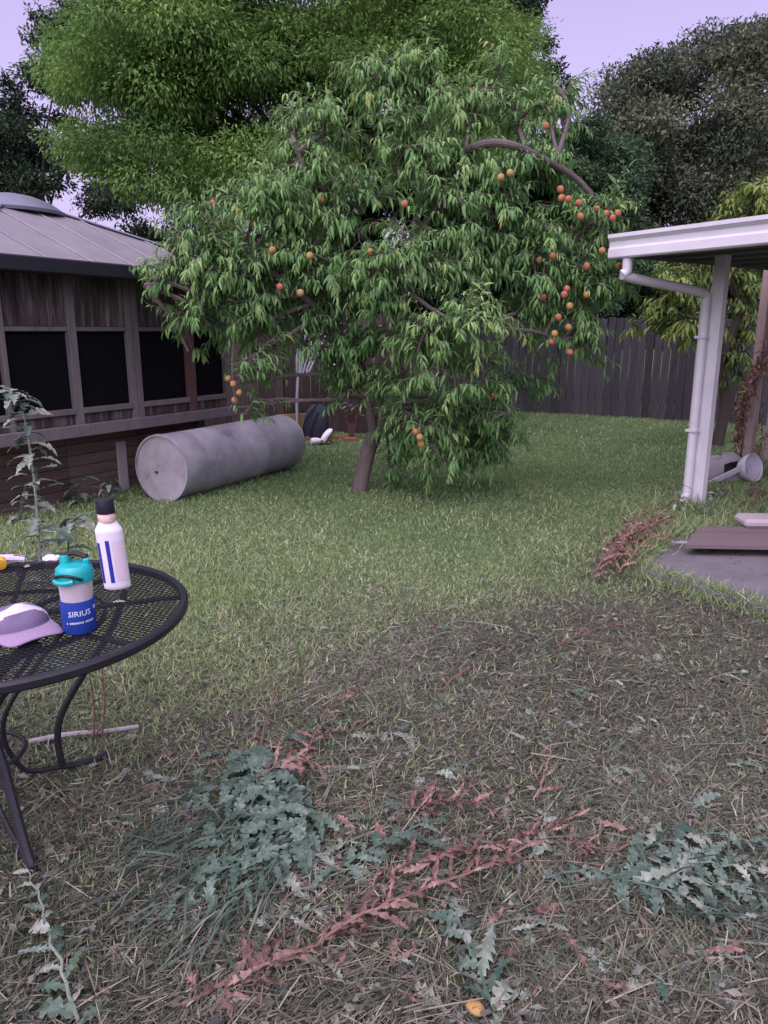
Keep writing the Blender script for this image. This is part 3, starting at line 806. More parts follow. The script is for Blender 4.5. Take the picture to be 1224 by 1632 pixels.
# ------------------------------------------------------------------ peach tree
def peach_tree():
    b = G(573, 783)
    y0 = b.y
    root = empty('peach_tree', (b.x, b.y, gz(b.x, b.y)), 'peach tree with drooping leafy shoots and ripe fruit on the lawn', 'tree')
    def A(px, py, dy=0): return AT(px, py, y0 + dy)
    tm = MB()
    t1 = limb(tm, [A(571, 790), A(577, 760), A(588, 715), A(598, 690)], .085, .075, 12)
    t2 = limb(tm, [A(596, 697), A(590, 655, -.05), A(584, 610, -.1), A(560, 540, -.2)], .052, .035, 10)
    t3 = limb(tm, [A(594, 700), A(612, 655, .05), A(632, 600, .1), A(640, 530, .1), A(650, 460, .05)], .07, .055, 10)
    tm.build('trunk', M['bark'], root, True)
    lm = MB()
    l1 = limb(lm, [A(650, 465, .05), A(600, 400, -.05), A(545, 345, -.3), A(495, 290, -.45), A(470, 230, -.5)], .042, .012, 9)
    l2 = limb(lm, [A(650, 465, .05), A(675, 370, -.1), A(725, 260, -.35), A(765, 232, -.55), A(806, 229, -.62), A(850, 245, -.6), A(905, 275, -.5), A(938, 305, -.45), A(960, 350, -.4)], .046, .020, 9)
    l3 = limb(lm, [A(645, 480, .1), A(665, 340, .3), A(680, 230, .3), A(690, 130, .2)], .045, .012, 8)
    l4 = limb(lm, [A(560, 540, -.2), A(480, 470, -.5), A(380, 400, -.6), A(300, 400, -.7), A(230, 455, -.8)], .036, .010, 8)
    l5 = limb(lm, [A(640, 520, .1), A(655, 470, -.5), A(620, 440, -.8), A(700, 500, -.9), A(760, 520, -1.0)], .03, .012, 8)
    limb(lm, [A(385, 404, -.6), A(376, 500, -.7), A(370, 590, -.8), A(376, 645, -.8)], .014, .005, 6)
    lm.build('limbs', M['bark'], root, True)
    tr = t2[5:] + t3[4:] + l1 + l2 + l3 + l4 + l5
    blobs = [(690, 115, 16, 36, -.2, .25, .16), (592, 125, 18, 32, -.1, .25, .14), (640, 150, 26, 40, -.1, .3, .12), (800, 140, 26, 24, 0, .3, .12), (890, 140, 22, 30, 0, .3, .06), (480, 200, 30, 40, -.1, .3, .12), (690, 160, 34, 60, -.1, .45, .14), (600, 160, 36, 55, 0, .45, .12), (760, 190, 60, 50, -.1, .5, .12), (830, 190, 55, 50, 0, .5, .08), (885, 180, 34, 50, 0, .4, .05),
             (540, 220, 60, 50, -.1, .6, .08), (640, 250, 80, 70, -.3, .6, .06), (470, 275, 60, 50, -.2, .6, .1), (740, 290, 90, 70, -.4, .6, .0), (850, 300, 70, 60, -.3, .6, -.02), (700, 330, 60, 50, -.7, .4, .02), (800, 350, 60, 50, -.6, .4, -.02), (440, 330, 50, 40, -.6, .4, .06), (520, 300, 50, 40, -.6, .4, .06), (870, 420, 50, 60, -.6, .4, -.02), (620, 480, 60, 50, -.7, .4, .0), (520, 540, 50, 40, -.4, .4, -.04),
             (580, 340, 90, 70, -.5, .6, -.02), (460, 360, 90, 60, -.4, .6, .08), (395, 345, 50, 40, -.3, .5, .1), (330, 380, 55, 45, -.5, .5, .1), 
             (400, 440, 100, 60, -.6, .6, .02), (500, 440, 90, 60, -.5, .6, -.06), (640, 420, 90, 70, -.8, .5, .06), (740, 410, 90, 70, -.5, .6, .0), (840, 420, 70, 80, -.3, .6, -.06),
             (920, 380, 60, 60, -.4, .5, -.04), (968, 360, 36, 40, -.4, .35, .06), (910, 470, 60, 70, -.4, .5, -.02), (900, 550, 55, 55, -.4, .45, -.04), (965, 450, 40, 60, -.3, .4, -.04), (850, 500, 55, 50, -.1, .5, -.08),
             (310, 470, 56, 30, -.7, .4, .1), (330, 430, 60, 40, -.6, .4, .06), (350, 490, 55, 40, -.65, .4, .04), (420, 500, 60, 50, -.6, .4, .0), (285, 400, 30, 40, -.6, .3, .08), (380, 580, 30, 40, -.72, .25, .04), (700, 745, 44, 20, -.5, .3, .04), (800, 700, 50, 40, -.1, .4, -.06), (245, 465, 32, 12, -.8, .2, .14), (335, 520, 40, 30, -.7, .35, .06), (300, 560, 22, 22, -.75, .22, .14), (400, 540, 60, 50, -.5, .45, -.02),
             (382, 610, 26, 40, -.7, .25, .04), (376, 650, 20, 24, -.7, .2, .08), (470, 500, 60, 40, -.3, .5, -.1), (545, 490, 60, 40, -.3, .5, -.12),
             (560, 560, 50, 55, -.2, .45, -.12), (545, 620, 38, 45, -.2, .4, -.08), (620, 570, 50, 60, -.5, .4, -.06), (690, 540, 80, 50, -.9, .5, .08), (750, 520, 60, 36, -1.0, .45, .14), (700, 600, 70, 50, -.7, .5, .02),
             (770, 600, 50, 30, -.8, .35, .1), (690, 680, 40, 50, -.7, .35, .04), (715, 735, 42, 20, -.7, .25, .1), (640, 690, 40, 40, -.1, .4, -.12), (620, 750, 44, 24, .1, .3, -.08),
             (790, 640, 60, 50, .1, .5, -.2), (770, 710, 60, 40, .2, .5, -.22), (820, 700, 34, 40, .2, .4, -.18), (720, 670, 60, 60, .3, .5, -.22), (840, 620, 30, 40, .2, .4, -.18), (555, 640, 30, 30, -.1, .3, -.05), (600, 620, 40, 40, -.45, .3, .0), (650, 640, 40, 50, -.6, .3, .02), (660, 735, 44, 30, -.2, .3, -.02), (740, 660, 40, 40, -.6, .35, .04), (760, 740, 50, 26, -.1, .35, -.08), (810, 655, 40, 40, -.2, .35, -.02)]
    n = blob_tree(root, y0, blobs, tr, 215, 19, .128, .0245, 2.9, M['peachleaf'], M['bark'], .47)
    print('peach leaves', n)
    # fruit
    def fruit_mesh(name, mat):
        mb = MB()
        prof = [(r_ * .9, z_ * .9) for r_, z_ in [(.004, .030), (.014, .0335), (.024, .028), (.0315, .014), (.033, 0), (.031, -.013), (.023, -.025), (.011, -.0315), (.002, -.034)]]
        vs, fs = [], []
        nn = 12
        for r, z in prof:
            for k in range(nn):
                a = 2 * math.pi * k / nn
                cr = 1 - .07 * math.exp(-((k if k < 6 else k - 12) / 1.0) ** 2)
                vs.append((r * cr * math.cos(a), r * cr * math.sin(a), z))
        for i in range(len(prof) - 1):
            for k in range(nn):
                fs.append((i * nn + k, (i + 1) * nn + k, (i + 1) * nn + (k + 1) % nn, i * nn + (k + 1) % nn))
        fs.append(tuple(range(nn))); fs.append(tuple(range((len(prof) - 1) * nn, len(prof) * nn))[::-1])
        mb.add(vs, fs)
        return mb.mesh(name, mat, True)
    fa, fb = fruit_mesh('peach', M['peach_a']), fruit_mesh('peach', M['peach_b'])
    spots = [(870, 201, 0, -.55), (895, 316, 0, -.95), (906, 318, 0, -.98), (922, 324, 0, -1), (951, 334, 0, -.85), (966, 341, 0, -.85), (985, 340, 0, -.82), (976, 348, 0, -.82), (893, 302, 0, -.9), (813, 276, 1, -.95), (798, 283, 1, -1),
             (881, 408, 0, -.95), (903, 461, 0, -1), (899, 470, 0, -1), (890, 506, 0, -1), (866, 474, 0, -.9), (884, 532, 1, -.95), (906, 522, 1, -.95), (880, 545, 0, -.92), (908, 488, 1, -1), (935, 470, 1, -.9), (960, 400, 1, -.8), (985, 425, 1, -.75),
             (494, 408, 1, -1.1), (479, 467, 1, -1.15), (340, 325, 0, -.8), (434, 399, 1, -1.1), (446, 458, 0, -1.1), (364, 604, 1, -.82), (372, 612, 1, -.86), (381, 626, 1, -.84), (374, 638, 1, -.82), (669, 697, 1, -1.08), (671, 708, 1, -1.06), (662, 688, 0, -1.08),
             (786, 632, 0, -.5), (800, 638, 0, -.45), (645, 325, 0, -1.05), (908, 562, 0, -.9), (925, 345, 0, -.98), (860, 415, 1, -.85), (935, 425, 0, -.95), (512, 318, 1, -.85), (590, 402, 1, -1.15)]
    for px, py, kd, dy in spots:
        link('peach', fb if kd else fa, root, A(px, py, dy + random.uniform(.05, .2)), (random.uniform(-.5, .5), random.uniform(-.5, .5), random.uniform(0, 6)))
peach_tree()

# ------------------------------------------------------------------ screened coop / gazebo
def gazebo():
    TH = R(31)
    d = Vector((math.sin(TH), math.cos(TH), 0))           # along the wall, away
    n = Vector((math.cos(TH), -math.sin(TH), 0))          # out of the wall, towards the lawn
    B0 = Vector((-2.72, 7.62, 0))
    P0 = B0 + n * .3
    corner = PL(366, 600, P0, n); corner.z = 0
    side = 3.0
    left = corner - d * side
    cen = corner - d * (side / 2) - n * (side / 2)
    root = empty('screened_gazebo', (cen.x, cen.y, 0), 'weathered screened wooden gazebo with grey metal hip roof and domed cap', 'gazebo')
    rot = frame(d, (0, 0, 1))                              # x along wall, y = into ... (z x d)
    yv = Vector((0, 0, 1)).cross(d)                        # inward (-n)
    def U(px, py=600):
        return (PL(px, py, P0, n) - left).dot(d)
    def Z(px, py):
        return PL(px, py, P0, n).z
    def box(name, u0, u1, z0, z1, o0, o1, mat, ch=.004, parent=root):
        c = left + d * ((u0 + u1) / 2) + n * ((o0 + o1) / 2) + Vector((0, 0, (z0 + z1) / 2))
        return MB().box(c, (u1 - u0, abs(o1 - o0), z1 - z0), rot, ch).build(name, mat, parent)
    zb = Z(180, 681); zs = Z(160, 647); zt = Z(160, 528); ze = Z(200, 441) 
    # core so nothing shows through
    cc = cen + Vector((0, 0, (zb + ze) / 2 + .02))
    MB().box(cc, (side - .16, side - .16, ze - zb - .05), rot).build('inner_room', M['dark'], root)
    # posts on the lawn side
    posts = [(4, 12, M['framewood']), (112, 125, M['framewood']), (205, 213, M['framewood']), (214, 223, M['framewood']), (297, 309, M['redwood']), (354, 366, M['framewood'])]
    us = [(U(a), U(b_), m) for a, b_, m in posts]
    us[-1] = (side - .10, side, M['framewood'])
    us = [(-.0, .09, M['framewood'])] + [q for q in us if q[0] > .12]
    for u0, u1, m in us:
        box('post', u0, u1, zb, ze, -.05, .035, m)
    # sill, head, boards between posts
    for (a, b_) in zip(us[:-1], us[1:]):
        u0, u1 = a[1], b_[0]
        if u1 - u0 < .05:
            continue
        box('sill', u0 + .001, u1 - .001, zs - .05, zs, -.05, .045, M['framewood'])
        box('window_head', u0 + .001, u1 - .001, zt, zt + .04, -.05, .022, M['framewood'])
        box('screen', u0 + .001, u1 - .001, zs + .001, zt - .001, -.030, -.018, M['screen'], 0)
        k = max(2, int(round((u1 - u0) / .14)))
        w = (u1 - u0) / k
        for i in range(k):
            box('upper_board', u0 + i * w + .002, u0 + (i + 1) * w - .002, zt + .042, ze - .01, -.02, .006 + random.uniform(0, .006), M['oldwood'])
            box('lower_board', u0 + i * w + .002, u0 + (i + 1) * w - .002, zb + .07, zs - .052, -.02, .004 + random.uniform(0, .006), M['oldwood'])
    box('floor_beam', -.04, side + .04, zb - .045, zb + .068, -.06, .055, M['framewood'], .008)
    # other three sides
    for s, (o, ax, ay) in enumerate([(corner, -n, d), (corner - n * side, -d, -n), (left - n * side, n, -d)]):
        r2 = frame(ax)
        for u in (.05, side / 2, side - .05):
            MB().box(o + ax * u - ay * .03 + Vector((0, 0, (zb + ze) / 2)), (.09, .09, ze - zb), r2, .004).build('post', M['framewood'], root)
        MB().box(o + ax * (side / 2) - ay * .045 + Vector((0, 0, (zt + ze) / 2)), (side - .2, .03, ze - zt), r2).build('upper_wall', M['oldwood'], root)
        MB().box(o + ax * (side / 2) - ay * .045 + Vector((0, 0, (zb + zs) / 2)), (side - .2, .03, zs - zb), r2).build('lower_wall', M['oldwood'], root)
        MB().box(o + ax * (side / 2) - ay * .05 + Vector((0, 0, (zs + zt) / 2)), (side - .2, .01, zt - zs), r2).build('screen', M['screen'], root)
    # base under the floor, set back .3
    bu0, bu1 = .15, side - .3
    k = 6
    hb = (zb - .05) / k
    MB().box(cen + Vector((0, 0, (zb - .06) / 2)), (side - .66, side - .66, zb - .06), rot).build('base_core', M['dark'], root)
    for seg in range(3):
        sa = bu0 + (bu1 - bu0) * seg / 3; sb = bu0 + (bu1 - bu0) * (seg + 1) / 3
        for i in range(k):
            box('siding_plank', sa + .003, sb - .003, i * hb - (.03 if i == 0 else -.002), (i + 1) * hb - .004, -.325 - .003 * (i % 2), -.295 + random.uniform(0, .008), M['siding'], .003)
    uw = U(190, 740)
    pw = PL(192, 740, B0, n)
    uu = (pw - left).dot(d)
    box('corner_post', uu - .05, uu + .06, -.03, .50, -.292, -.262, M['palestone'])
    box('support_post', bu0 - .13, bu0 - .005, -.03, zb - .046, -.34, -.24, M['redwood'])
    box('support_post', bu1 + .005, bu1 + .11, -.03, zb - .046, -.34, -.24, M['oldwood'])
    # roof
    oh = .30
    hs_ = side / 2 + oh
    za = ze + .06
    capr = .50
    apex = AT(40, 336, cen.y).z
    ztop = apex
    rise = ztop - za
    def RP(a, b_, z): return Vector((cen.x, cen.y, 0)) + d * a + n * b_ + Vector((0, 0, z))
    faces = [(d, n), (n, -d), (-d, -n), (-n, d)]
    for fi, (ax, ay) in enumerate(faces):
        def Q(u, s, dz=0):     # u along the eave, s 0 eave .. 1 ridge
            rr = hs_ + (capr * .6 - hs_) * s
            return Vector((cen.x, cen.y, za + rise * s + dz)) + ax * u + ay * rr
        bays = 8
        wv = 2 * hs_ / bays
        th = .018
        for i in range(bays):
            u0, u1 = -hs_ + i * wv, -hs_ + (i + 1) * wv
            # clip the strip to the hips |u| <= rr(s)
            def smax(u): return min(1.0, max(0.0, (hs_ - abs(u)) / (hs_ - capr * .6)))
            cuts = sorted({0.0, smax(u0 + .001), smax(u1 - .001)})
            poly = [Q(u0, 0), Q(u1, 0)]
            s0, s1 = smax(u0), smax(u1)
            g = .004
            u0, u1 = u0 + g, u1 - g
            top = []
            if u0 < -capr * .6 < u1: pass
            pl = [(u0, 0), (u1, 0)]
            if s1 > 0: pl.append((u1, s1))
            mids = [m for m in (-capr * .6, capr * .6) if u0 < m < u1]
            for m in sorted(mids, reverse=True): pl.append((m, 1.0))
            if s0 > 0: pl.append((u0, s0))
            vs = [Q(u, s, .0) for u, s in pl] + [Q(u, s, -th) for u, s in pl]
            kk = len(pl)
            fs = [tuple(range(kk)), tuple(range(kk, 2 * kk))[::-1]] + [(j, j + kk, (j + 1) % kk + kk, (j + 1) % kk) for j in range(kk)]
            MB().add(vs, fs).build('roof_panel', M['roofmetal'], root)
        # low ribs at the joints
        for i in range(1, bays):
            u = -hs_ + i * wv
            sm = min(1.0, (hs_ - abs(u)) / (hs_ - capr * .6))
            if sm < .08: continue
            a, b_ = Q(u, 0.0, .006), Q(u, sm * .985, .006)
            MB().box((a + b_) / 2, ((b_ - a).length, .022, .016), frame(b_ - a), .005).build('seam_rib', M['roofmetal'], root)
        # hip cap
        a, b_ = Q(hs_, 0, .012), Q(capr * .6, 1, .012)
        MB().box((a + b_) / 2, ((b_ - a).length, .10, .022), frame(b_ - a), .008).build('hip_cap', M['capmetal'], root)
        # gutter
        c = Vector((cen.x, cen.y, za - .045)) + ay * (hs_ + .02)
        MB().box(c, (2 * hs_ + .08, .06, .125), frame(ax), .012).build('gutter', M['gutterblack'], root)
        c = Vector((cen.x, cen.y, za - .085)) + ay * (hs_ - oh / 2 - .01)
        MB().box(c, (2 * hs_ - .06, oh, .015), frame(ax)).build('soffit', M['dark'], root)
    mb = MB(); mb.lathe([(capr + .03, -.03), (capr + .035, .0), (capr, .02), (capr * .8, .09), (capr * .5, .145), (capr * .2, .175), (.01, .18)], 32, (cen.x, cen.y, ztop - .015))
    mb.build('roof_cap', M['capmetal'], root, True)
    return cen, d, n
GZ = gazebo()

# ------------------------------------------------------------------ steel tank
def tank():
    a = G(262, 798); b_ = G(470, 741)
    ax = (b_ - a); ax.z = 0
    ln = 2.05
    ax.normalize()
    r = .325
    a.z = gz(a.x, a.y) + r - .01
    root = empty('steel_tank', (a.x, a.y, 0), 'galvanised steel cylinder tank lying on the grass beside the gazebo', 'tank')
    mt = frame(ax)     # x = axis
    mb = MB()
    prof = [(r, 0.0), (r, .3), (r - .002, .31), (r, .32), (r, ln * .62), (r + .003, ln * .625), (r, ln * .63), (r, ln - .07), (r - .012, ln - .03), (r - .05, ln - .008), (.005, ln + .012)]
    mb.lathe(prof, 48, (0, 0, 0), cap0=False)
    q = Matrix(((0, 0, 1), (0, 1, 0), (-1, 0, 0)))   # lathe z -> x
    mb.v = [tuple(a + mt @ (q @ Vector(v))) for v in mb.v]
    mb.build('shell', M['galv'], root, True)
    mb = MB()
    mb.lathe([(r + .006, -.02), (r + .008, .012), (r - .006, .014)], 48, cap0=False, cap1=False)
    mb.lathe([(r - .012, -.02), (r + .006, -.02)], 48, cap0=False, cap1=False)
    mb.lathe([(r - .012, -.008), (r - .012, -.02)], 48, cap0=False, cap1=False)
    mb.v = [tuple(a + mt @ (q @ Vector(v))) for v in mb.v]
    mb.build('end_rim', M['galv'], root, True)
    mb = MB()
    mb.lathe([(r - .011, -.006), (r * .7, -.004), (r * .3, .004), (.003, .006)], 48, cap0=False)
    mb.v = [tuple(a + mt @ (q @ Vector(v))) for v in mb.v]
    mb.build('end_plate', M['galvend'], root, True)
    for (yy, zz, rr) in ((.07, -.04, .012),):
        mb = MB(); mb.lathe([(rr, -.012), (rr, .004), (rr * .6, .008)], 12)
        mb.v = [tuple(a + mt @ (q @ Vector(v) + Vector((-.004, yy, zz)))) for v in mb.v]
        mb.build('fitting', M['darkbark'], root, True)
tank()

# ------------------------------------------------------------------ patio cover
def patio():
    f = Vector((.574, -.819, 0)); f.normalize()            # along the gutter, towards the right and nearer
    q = Vector((.819, .574, 0))                            # towards the house
    z0 = 2.2
    L0 = G(970, 413, z0); L0.z = 0
    root = empty('patio_cover', (L0.x + 2, L0.y, 0), 'white patio cover with fascia gutter on posts beside the lawn', 'patio cover')
    lf, dq = 4.6, 4.2
    rot = frame(f)
    def bx(name, a0, a1, b0, b1, za, zb, mat, ch=.005):
        c = L0 + f * ((a0 + a1) / 2) + q * ((b0 + b1) / 2) + Vector((0, 0, (za + zb) / 2))
        return MB().box(c, (a1 - a0, b1 - b0, zb - za), rot, ch).build(name, mat, root)
    # gutter fascia: a stepped profile swept along f
    prof = [(.0, .0), (-.012, .012), (-.012, .075), (.0, .095), (.0, .135), (-.03, .165), (-.03, .195), (.06, .195), (.06, .0)]
    mb = MB()
    vs = [L0 + q * a + Vector((0, 0, z0 + b_)) for a, b_ in prof] + [L0 + f * lf + q * a + Vector((0, 0, z0 + b_)) for a, b_ in prof]
    k = len(prof)
    mb.add(vs, [tuple(range(k)), tuple(range(k, 2 * k))[::-1]] + [(j, (j + 1) % k, (j + 1) % k + k, j + k) for j in range(k)])
    mb.build('gutter', M['whitepaint'], root)
    bx('roof_deck', .03, lf, .062, dq, z0 + .06, z0 + .15, M['soffit'])
    bx('rake_trim', -.002, .028, .062, dq, z0 + .02, z0 + .19, M['soffit'])
    for i in range(9):
        bx('deck_rib', .03, lf, .35 + i * .42, .38 + i * .42, z0 + .035, z0 + .059, M['soffit'], .003)
    # post and downspout at the corner
    pb = G(1112, 803); pb.z = 0
    a_ = (pb - L0).dot(f); b_ = (pb - L0).dot(q)
    h = z0 + .06
    MB().box(pb + Vector((0, 0, h / 2 - .03)), (.115, .085, h + .06), rot, .008).build('post', M['whitepaint'], root)
    dp = pb - f * .005 - Vector((.105, -.01, 0))
    top = L0 + f * .16 + q * .05
    el = [top + Vector((0, 0, z0 + .03)), top + Vector((0, 0, z0 - .10)), top + Vector((.02, .03, z0 - .15)),
          dp + (top - dp) * .18 + Vector((0, 0, z0 - .245)), dp + Vector((-.015, 0, z0 - .29)), dp + Vector((0, 0, z0 - .42)), dp + Vector((0, 0, .16)), dp + Vector((-.01, -.01, .09)), dp + Vector((-.06, -.06, .01))]
    MB().tube(catmull(el, 4), .042, 10).build('downspout', M['whitepaint'], root, True)
    for zz in (1.55, .7):
        MB().box(dp + Vector((.0, .0, zz)), (.105, .10, .025), rot, .003).build('strap', M['whitepaint'], root)
    # second, faded post with a dead vine, and a grey post
    p2 = G(1189, 752); p2.z = 0
    MB().box(p2 + Vector((0, 0, h / 2 - .03)), (.10, .10, h + .06), rot, .008).build('post', M['pinkpost'], root)
    p3 = G(1232, 735); p3.z = 0
    MB().box(p3 + Vector((.02, 0, h / 2 - .03)), (.22, .22, h + .06), rot, .01).build('post', M['greypost'], root)
    # dead vine round the second post: a thing of its own
    v = empty('dead_vine', p2 + Vector((0, -.1, 0)), 'rust brown dead vine climbing the faded patio post', 'vine')
    st = MB()
    P = []; D = []
    for k in range(5):
        pth = []
        a0 = random.uniform(0, 6)
        hh = random.uniform(1.2, 2.0)
        for i in range(26):
            t = i / 25
            an = a0 + t * random.uniform(4, 5)
            rr = .085 + .07 * (1 - t)
            pth.append(p2 + Vector((math.cos(an) * rr - .05 * (1 - t), math.sin(an) * rr - .05, t * hh - .01)))
        st.tube(pth, list(np.linspace(.009, .004, 26)), 5)
        for i in range(int(90 * hh)):
            p = pth[min(25, int(25 * random.random() ** 1.5))]
            P.append(np.array(p) + rng.normal(0, .03, 3)); D.append(rng.normal(0, .5, 3) + np.array([-.2, -.2, -.7]))
    st.build('stem', M['weedred'], v)
    n_ = len(P)
    P = np.array(P); P[:, 2] = np.maximum(P[:, 2], .12)
    o = scatter('foliage', P, np.array(D), rdir(n_), rng.uniform(.05, .12, n_), rng.uniform(.012, .03, n_), rng.random(n_), T_LANCE, M['deadvine'], v, rng.uniform(.5, 2, n_))
    o['kind'] = 'stuff'
patio()

# raised mauve step board over the slab
def step():
    a = G(1088, 866, .05); 
    f = Vector((1, -.06, 0)).normalized()
    rot = frame(f)
    root = empty('board_platform', (a.x + .9, a.y + .25, .045), 'low flat mauve board platform lying raised on the concrete slab', 'platform')
    ln = 2.0
    zt, th = .13, .028
    p0 = G(1092, 868, zt); p1 = G(1116, 838, zt)
    q = (p1 - p0); q.z = 0
    dp = q.length; q.normalize()
    for i in range(3):
        w0, w1 = i / 3 * dp + (.003 if i else 0), (i + 1) / 3 * dp - .003
        c0 = p0 + q * w0; c1 = p0 + q * w1
        top = [c0, c0 + f * ln, c1 + f * ln, c1]
        dz = .0025 * (i % 2)
        vs = [Vector((v.x, v.y, zt - dz)) for v in top] + [Vector((v.x, v.y, zt - th - dz)) for v in top]
        MB().add(vs, [(0, 1, 2, 3), (7, 6, 5, 4), (0, 4, 5, 1), (1, 5, 6, 2), (2, 6, 7, 3), (3, 7, 4, 0)]).build('deck_board', M['mauveboard'], root)
    for u in (.12, ln / 2, ln - .12):
        m_ = p0 + f * u + q * (dp * .55)
        MB().box(Vector((m_.x, m_.y, .0725)), (dp * .8, .07, .062), frame(q), .004).build('bearer', M['dark'], root)
    # pale paving stone on it
    p = G(1180, 836, .13)
    mb = MB(); mb.box((p.x + .36, p.y - .03, .165), (.75, .24, .075), rot, .025)
    o = mb.build('paving_stone', M['palestone'], None, False, (p.x + .36, p.y - .03, .13))
    tag(o, 'pale stone slab lying on the mauve board platform', 'stone')
    # thin metal strip at the end of the step
    p = G(1082, 866, .05)
    o = MB().box((p.x + .02, p.y, .056), (.22, .035, .02), rot, .004).build('metal_strip', M['paletube'], None, False, (p.x, p.y, .046))
    tag(o, 'thin pale metal strip at the end of the mauve platform', 'strip')
step()

# objects heaped by the patio posts
def heap():
    p = G(1150, 762); p.z = gz(p.x, p.y)
    # broken grey moulded tub: curved shell with a hole
    root = empty('broken_tub', p, 'broken grey plastic tub lying behind the white post', 'tub')
    vs, fs = [], []
    nu, nv = 18, 9
    for i in range(nu + 1):
        a = 2 * math.pi * i / nu
        for j in range(nv + 1):
            t = j / nv * math.pi / 2
            sq = (abs(math.cos(a)) ** 4 + abs(math.sin(a)) ** 4) ** -.25
            rr = math.cos(t) ** .45
            vs.append(p + Vector((math.cos(a) * sq * .27 * rr, math.sin(a) * sq * .2 * rr + .05, .27 * math.sin(t) ** .8 * (1 + .12 * math.cos(a)) + .015 * math.sin(4 * a) - .02)))
    for i in range(nu):
        for j in range(nv):
            if 13 <= i <= 15 and 2 <= j <= 4: continue
            fs.append((i * (nv + 1) + j, (i + 1) * (nv + 1) + j, (i + 1) * (nv + 1) + j + 1, i * (nv + 1) + j + 1))
    bmt = MB().add(vs, fs)
    o = bmt.build('shell', M['greypost'], root, True)
    MB().box(p + Vector((-.02, -.22, .10)), (.46, .025, .06), frame((.80, -.1, .46)), .006).build('rim_strip', M['paletube'], root)
    # white round bowl lying on its side
    q = G(1196, 768); q.z = gz(q.x, q.y)
    mb = MB(); mb.lathe([(.04, -.17), (.10, -.14), (.145, -.06), (.155, .0), (.148, .0), (.136, -.055), (.09, -.125), (.01, -.15)], 28, cap0=True)
    mt = frame((.1, 1, 0)) 
    axis = Vector((.45, -.80, .25)).normalized()
    rq = axis.to_track_quat('Z', 'Y').to_matrix()
    c = q + Vector((.02, 0, .17))
    mb.v = [tuple(c + rq @ Vector(v)) for v in mb.v]
    o = mb.build('white_basin', M['whitecap'], None, True, q)
    tag(o, 'white round basin tipped on its side beside the dead vine', 'basin')
    # stones and dirt heap
    for i, (px, py, s, lab) in enumerate([(1150, 792, .09, 'dark rounded rock beside the foot of the white post'), (1205, 790, .10, 'larger brown rock among the weeds under the grey post'), (1190, 806, .07, 'small brown rock beside the mauve board platform')]):
        r = G(px, py); r.z = gz(r.x, r.y)
        bm = bmesh.new(); bmesh.ops.create_icosphere(bm, subdivisions=2, radius=s)
        for v in bm.verts:
            v.co *= 1 + random.uniform(-.16, .16)
            v.co.z = v.co.z * .6 + s * .25
        me = bpy.data.meshes.new('rock'); bm.to_mesh(me); bm.free(); me.materials.append(M['siding'])
        tag(link('rock', me, None, r, (0, 0, i)), lab, 'rock')
    # leaning board scraps behind
    o = MB().box(q + Vector((.45, .25, .35)), (.10, .03, .72), frame((1, .2, .1)), .004).build('loose_board', M['paletube'], None, False, q + Vector((.45, .25, 0)))
    tag(o, 'pale loose board standing beside the grey patio post', 'board')
heap()

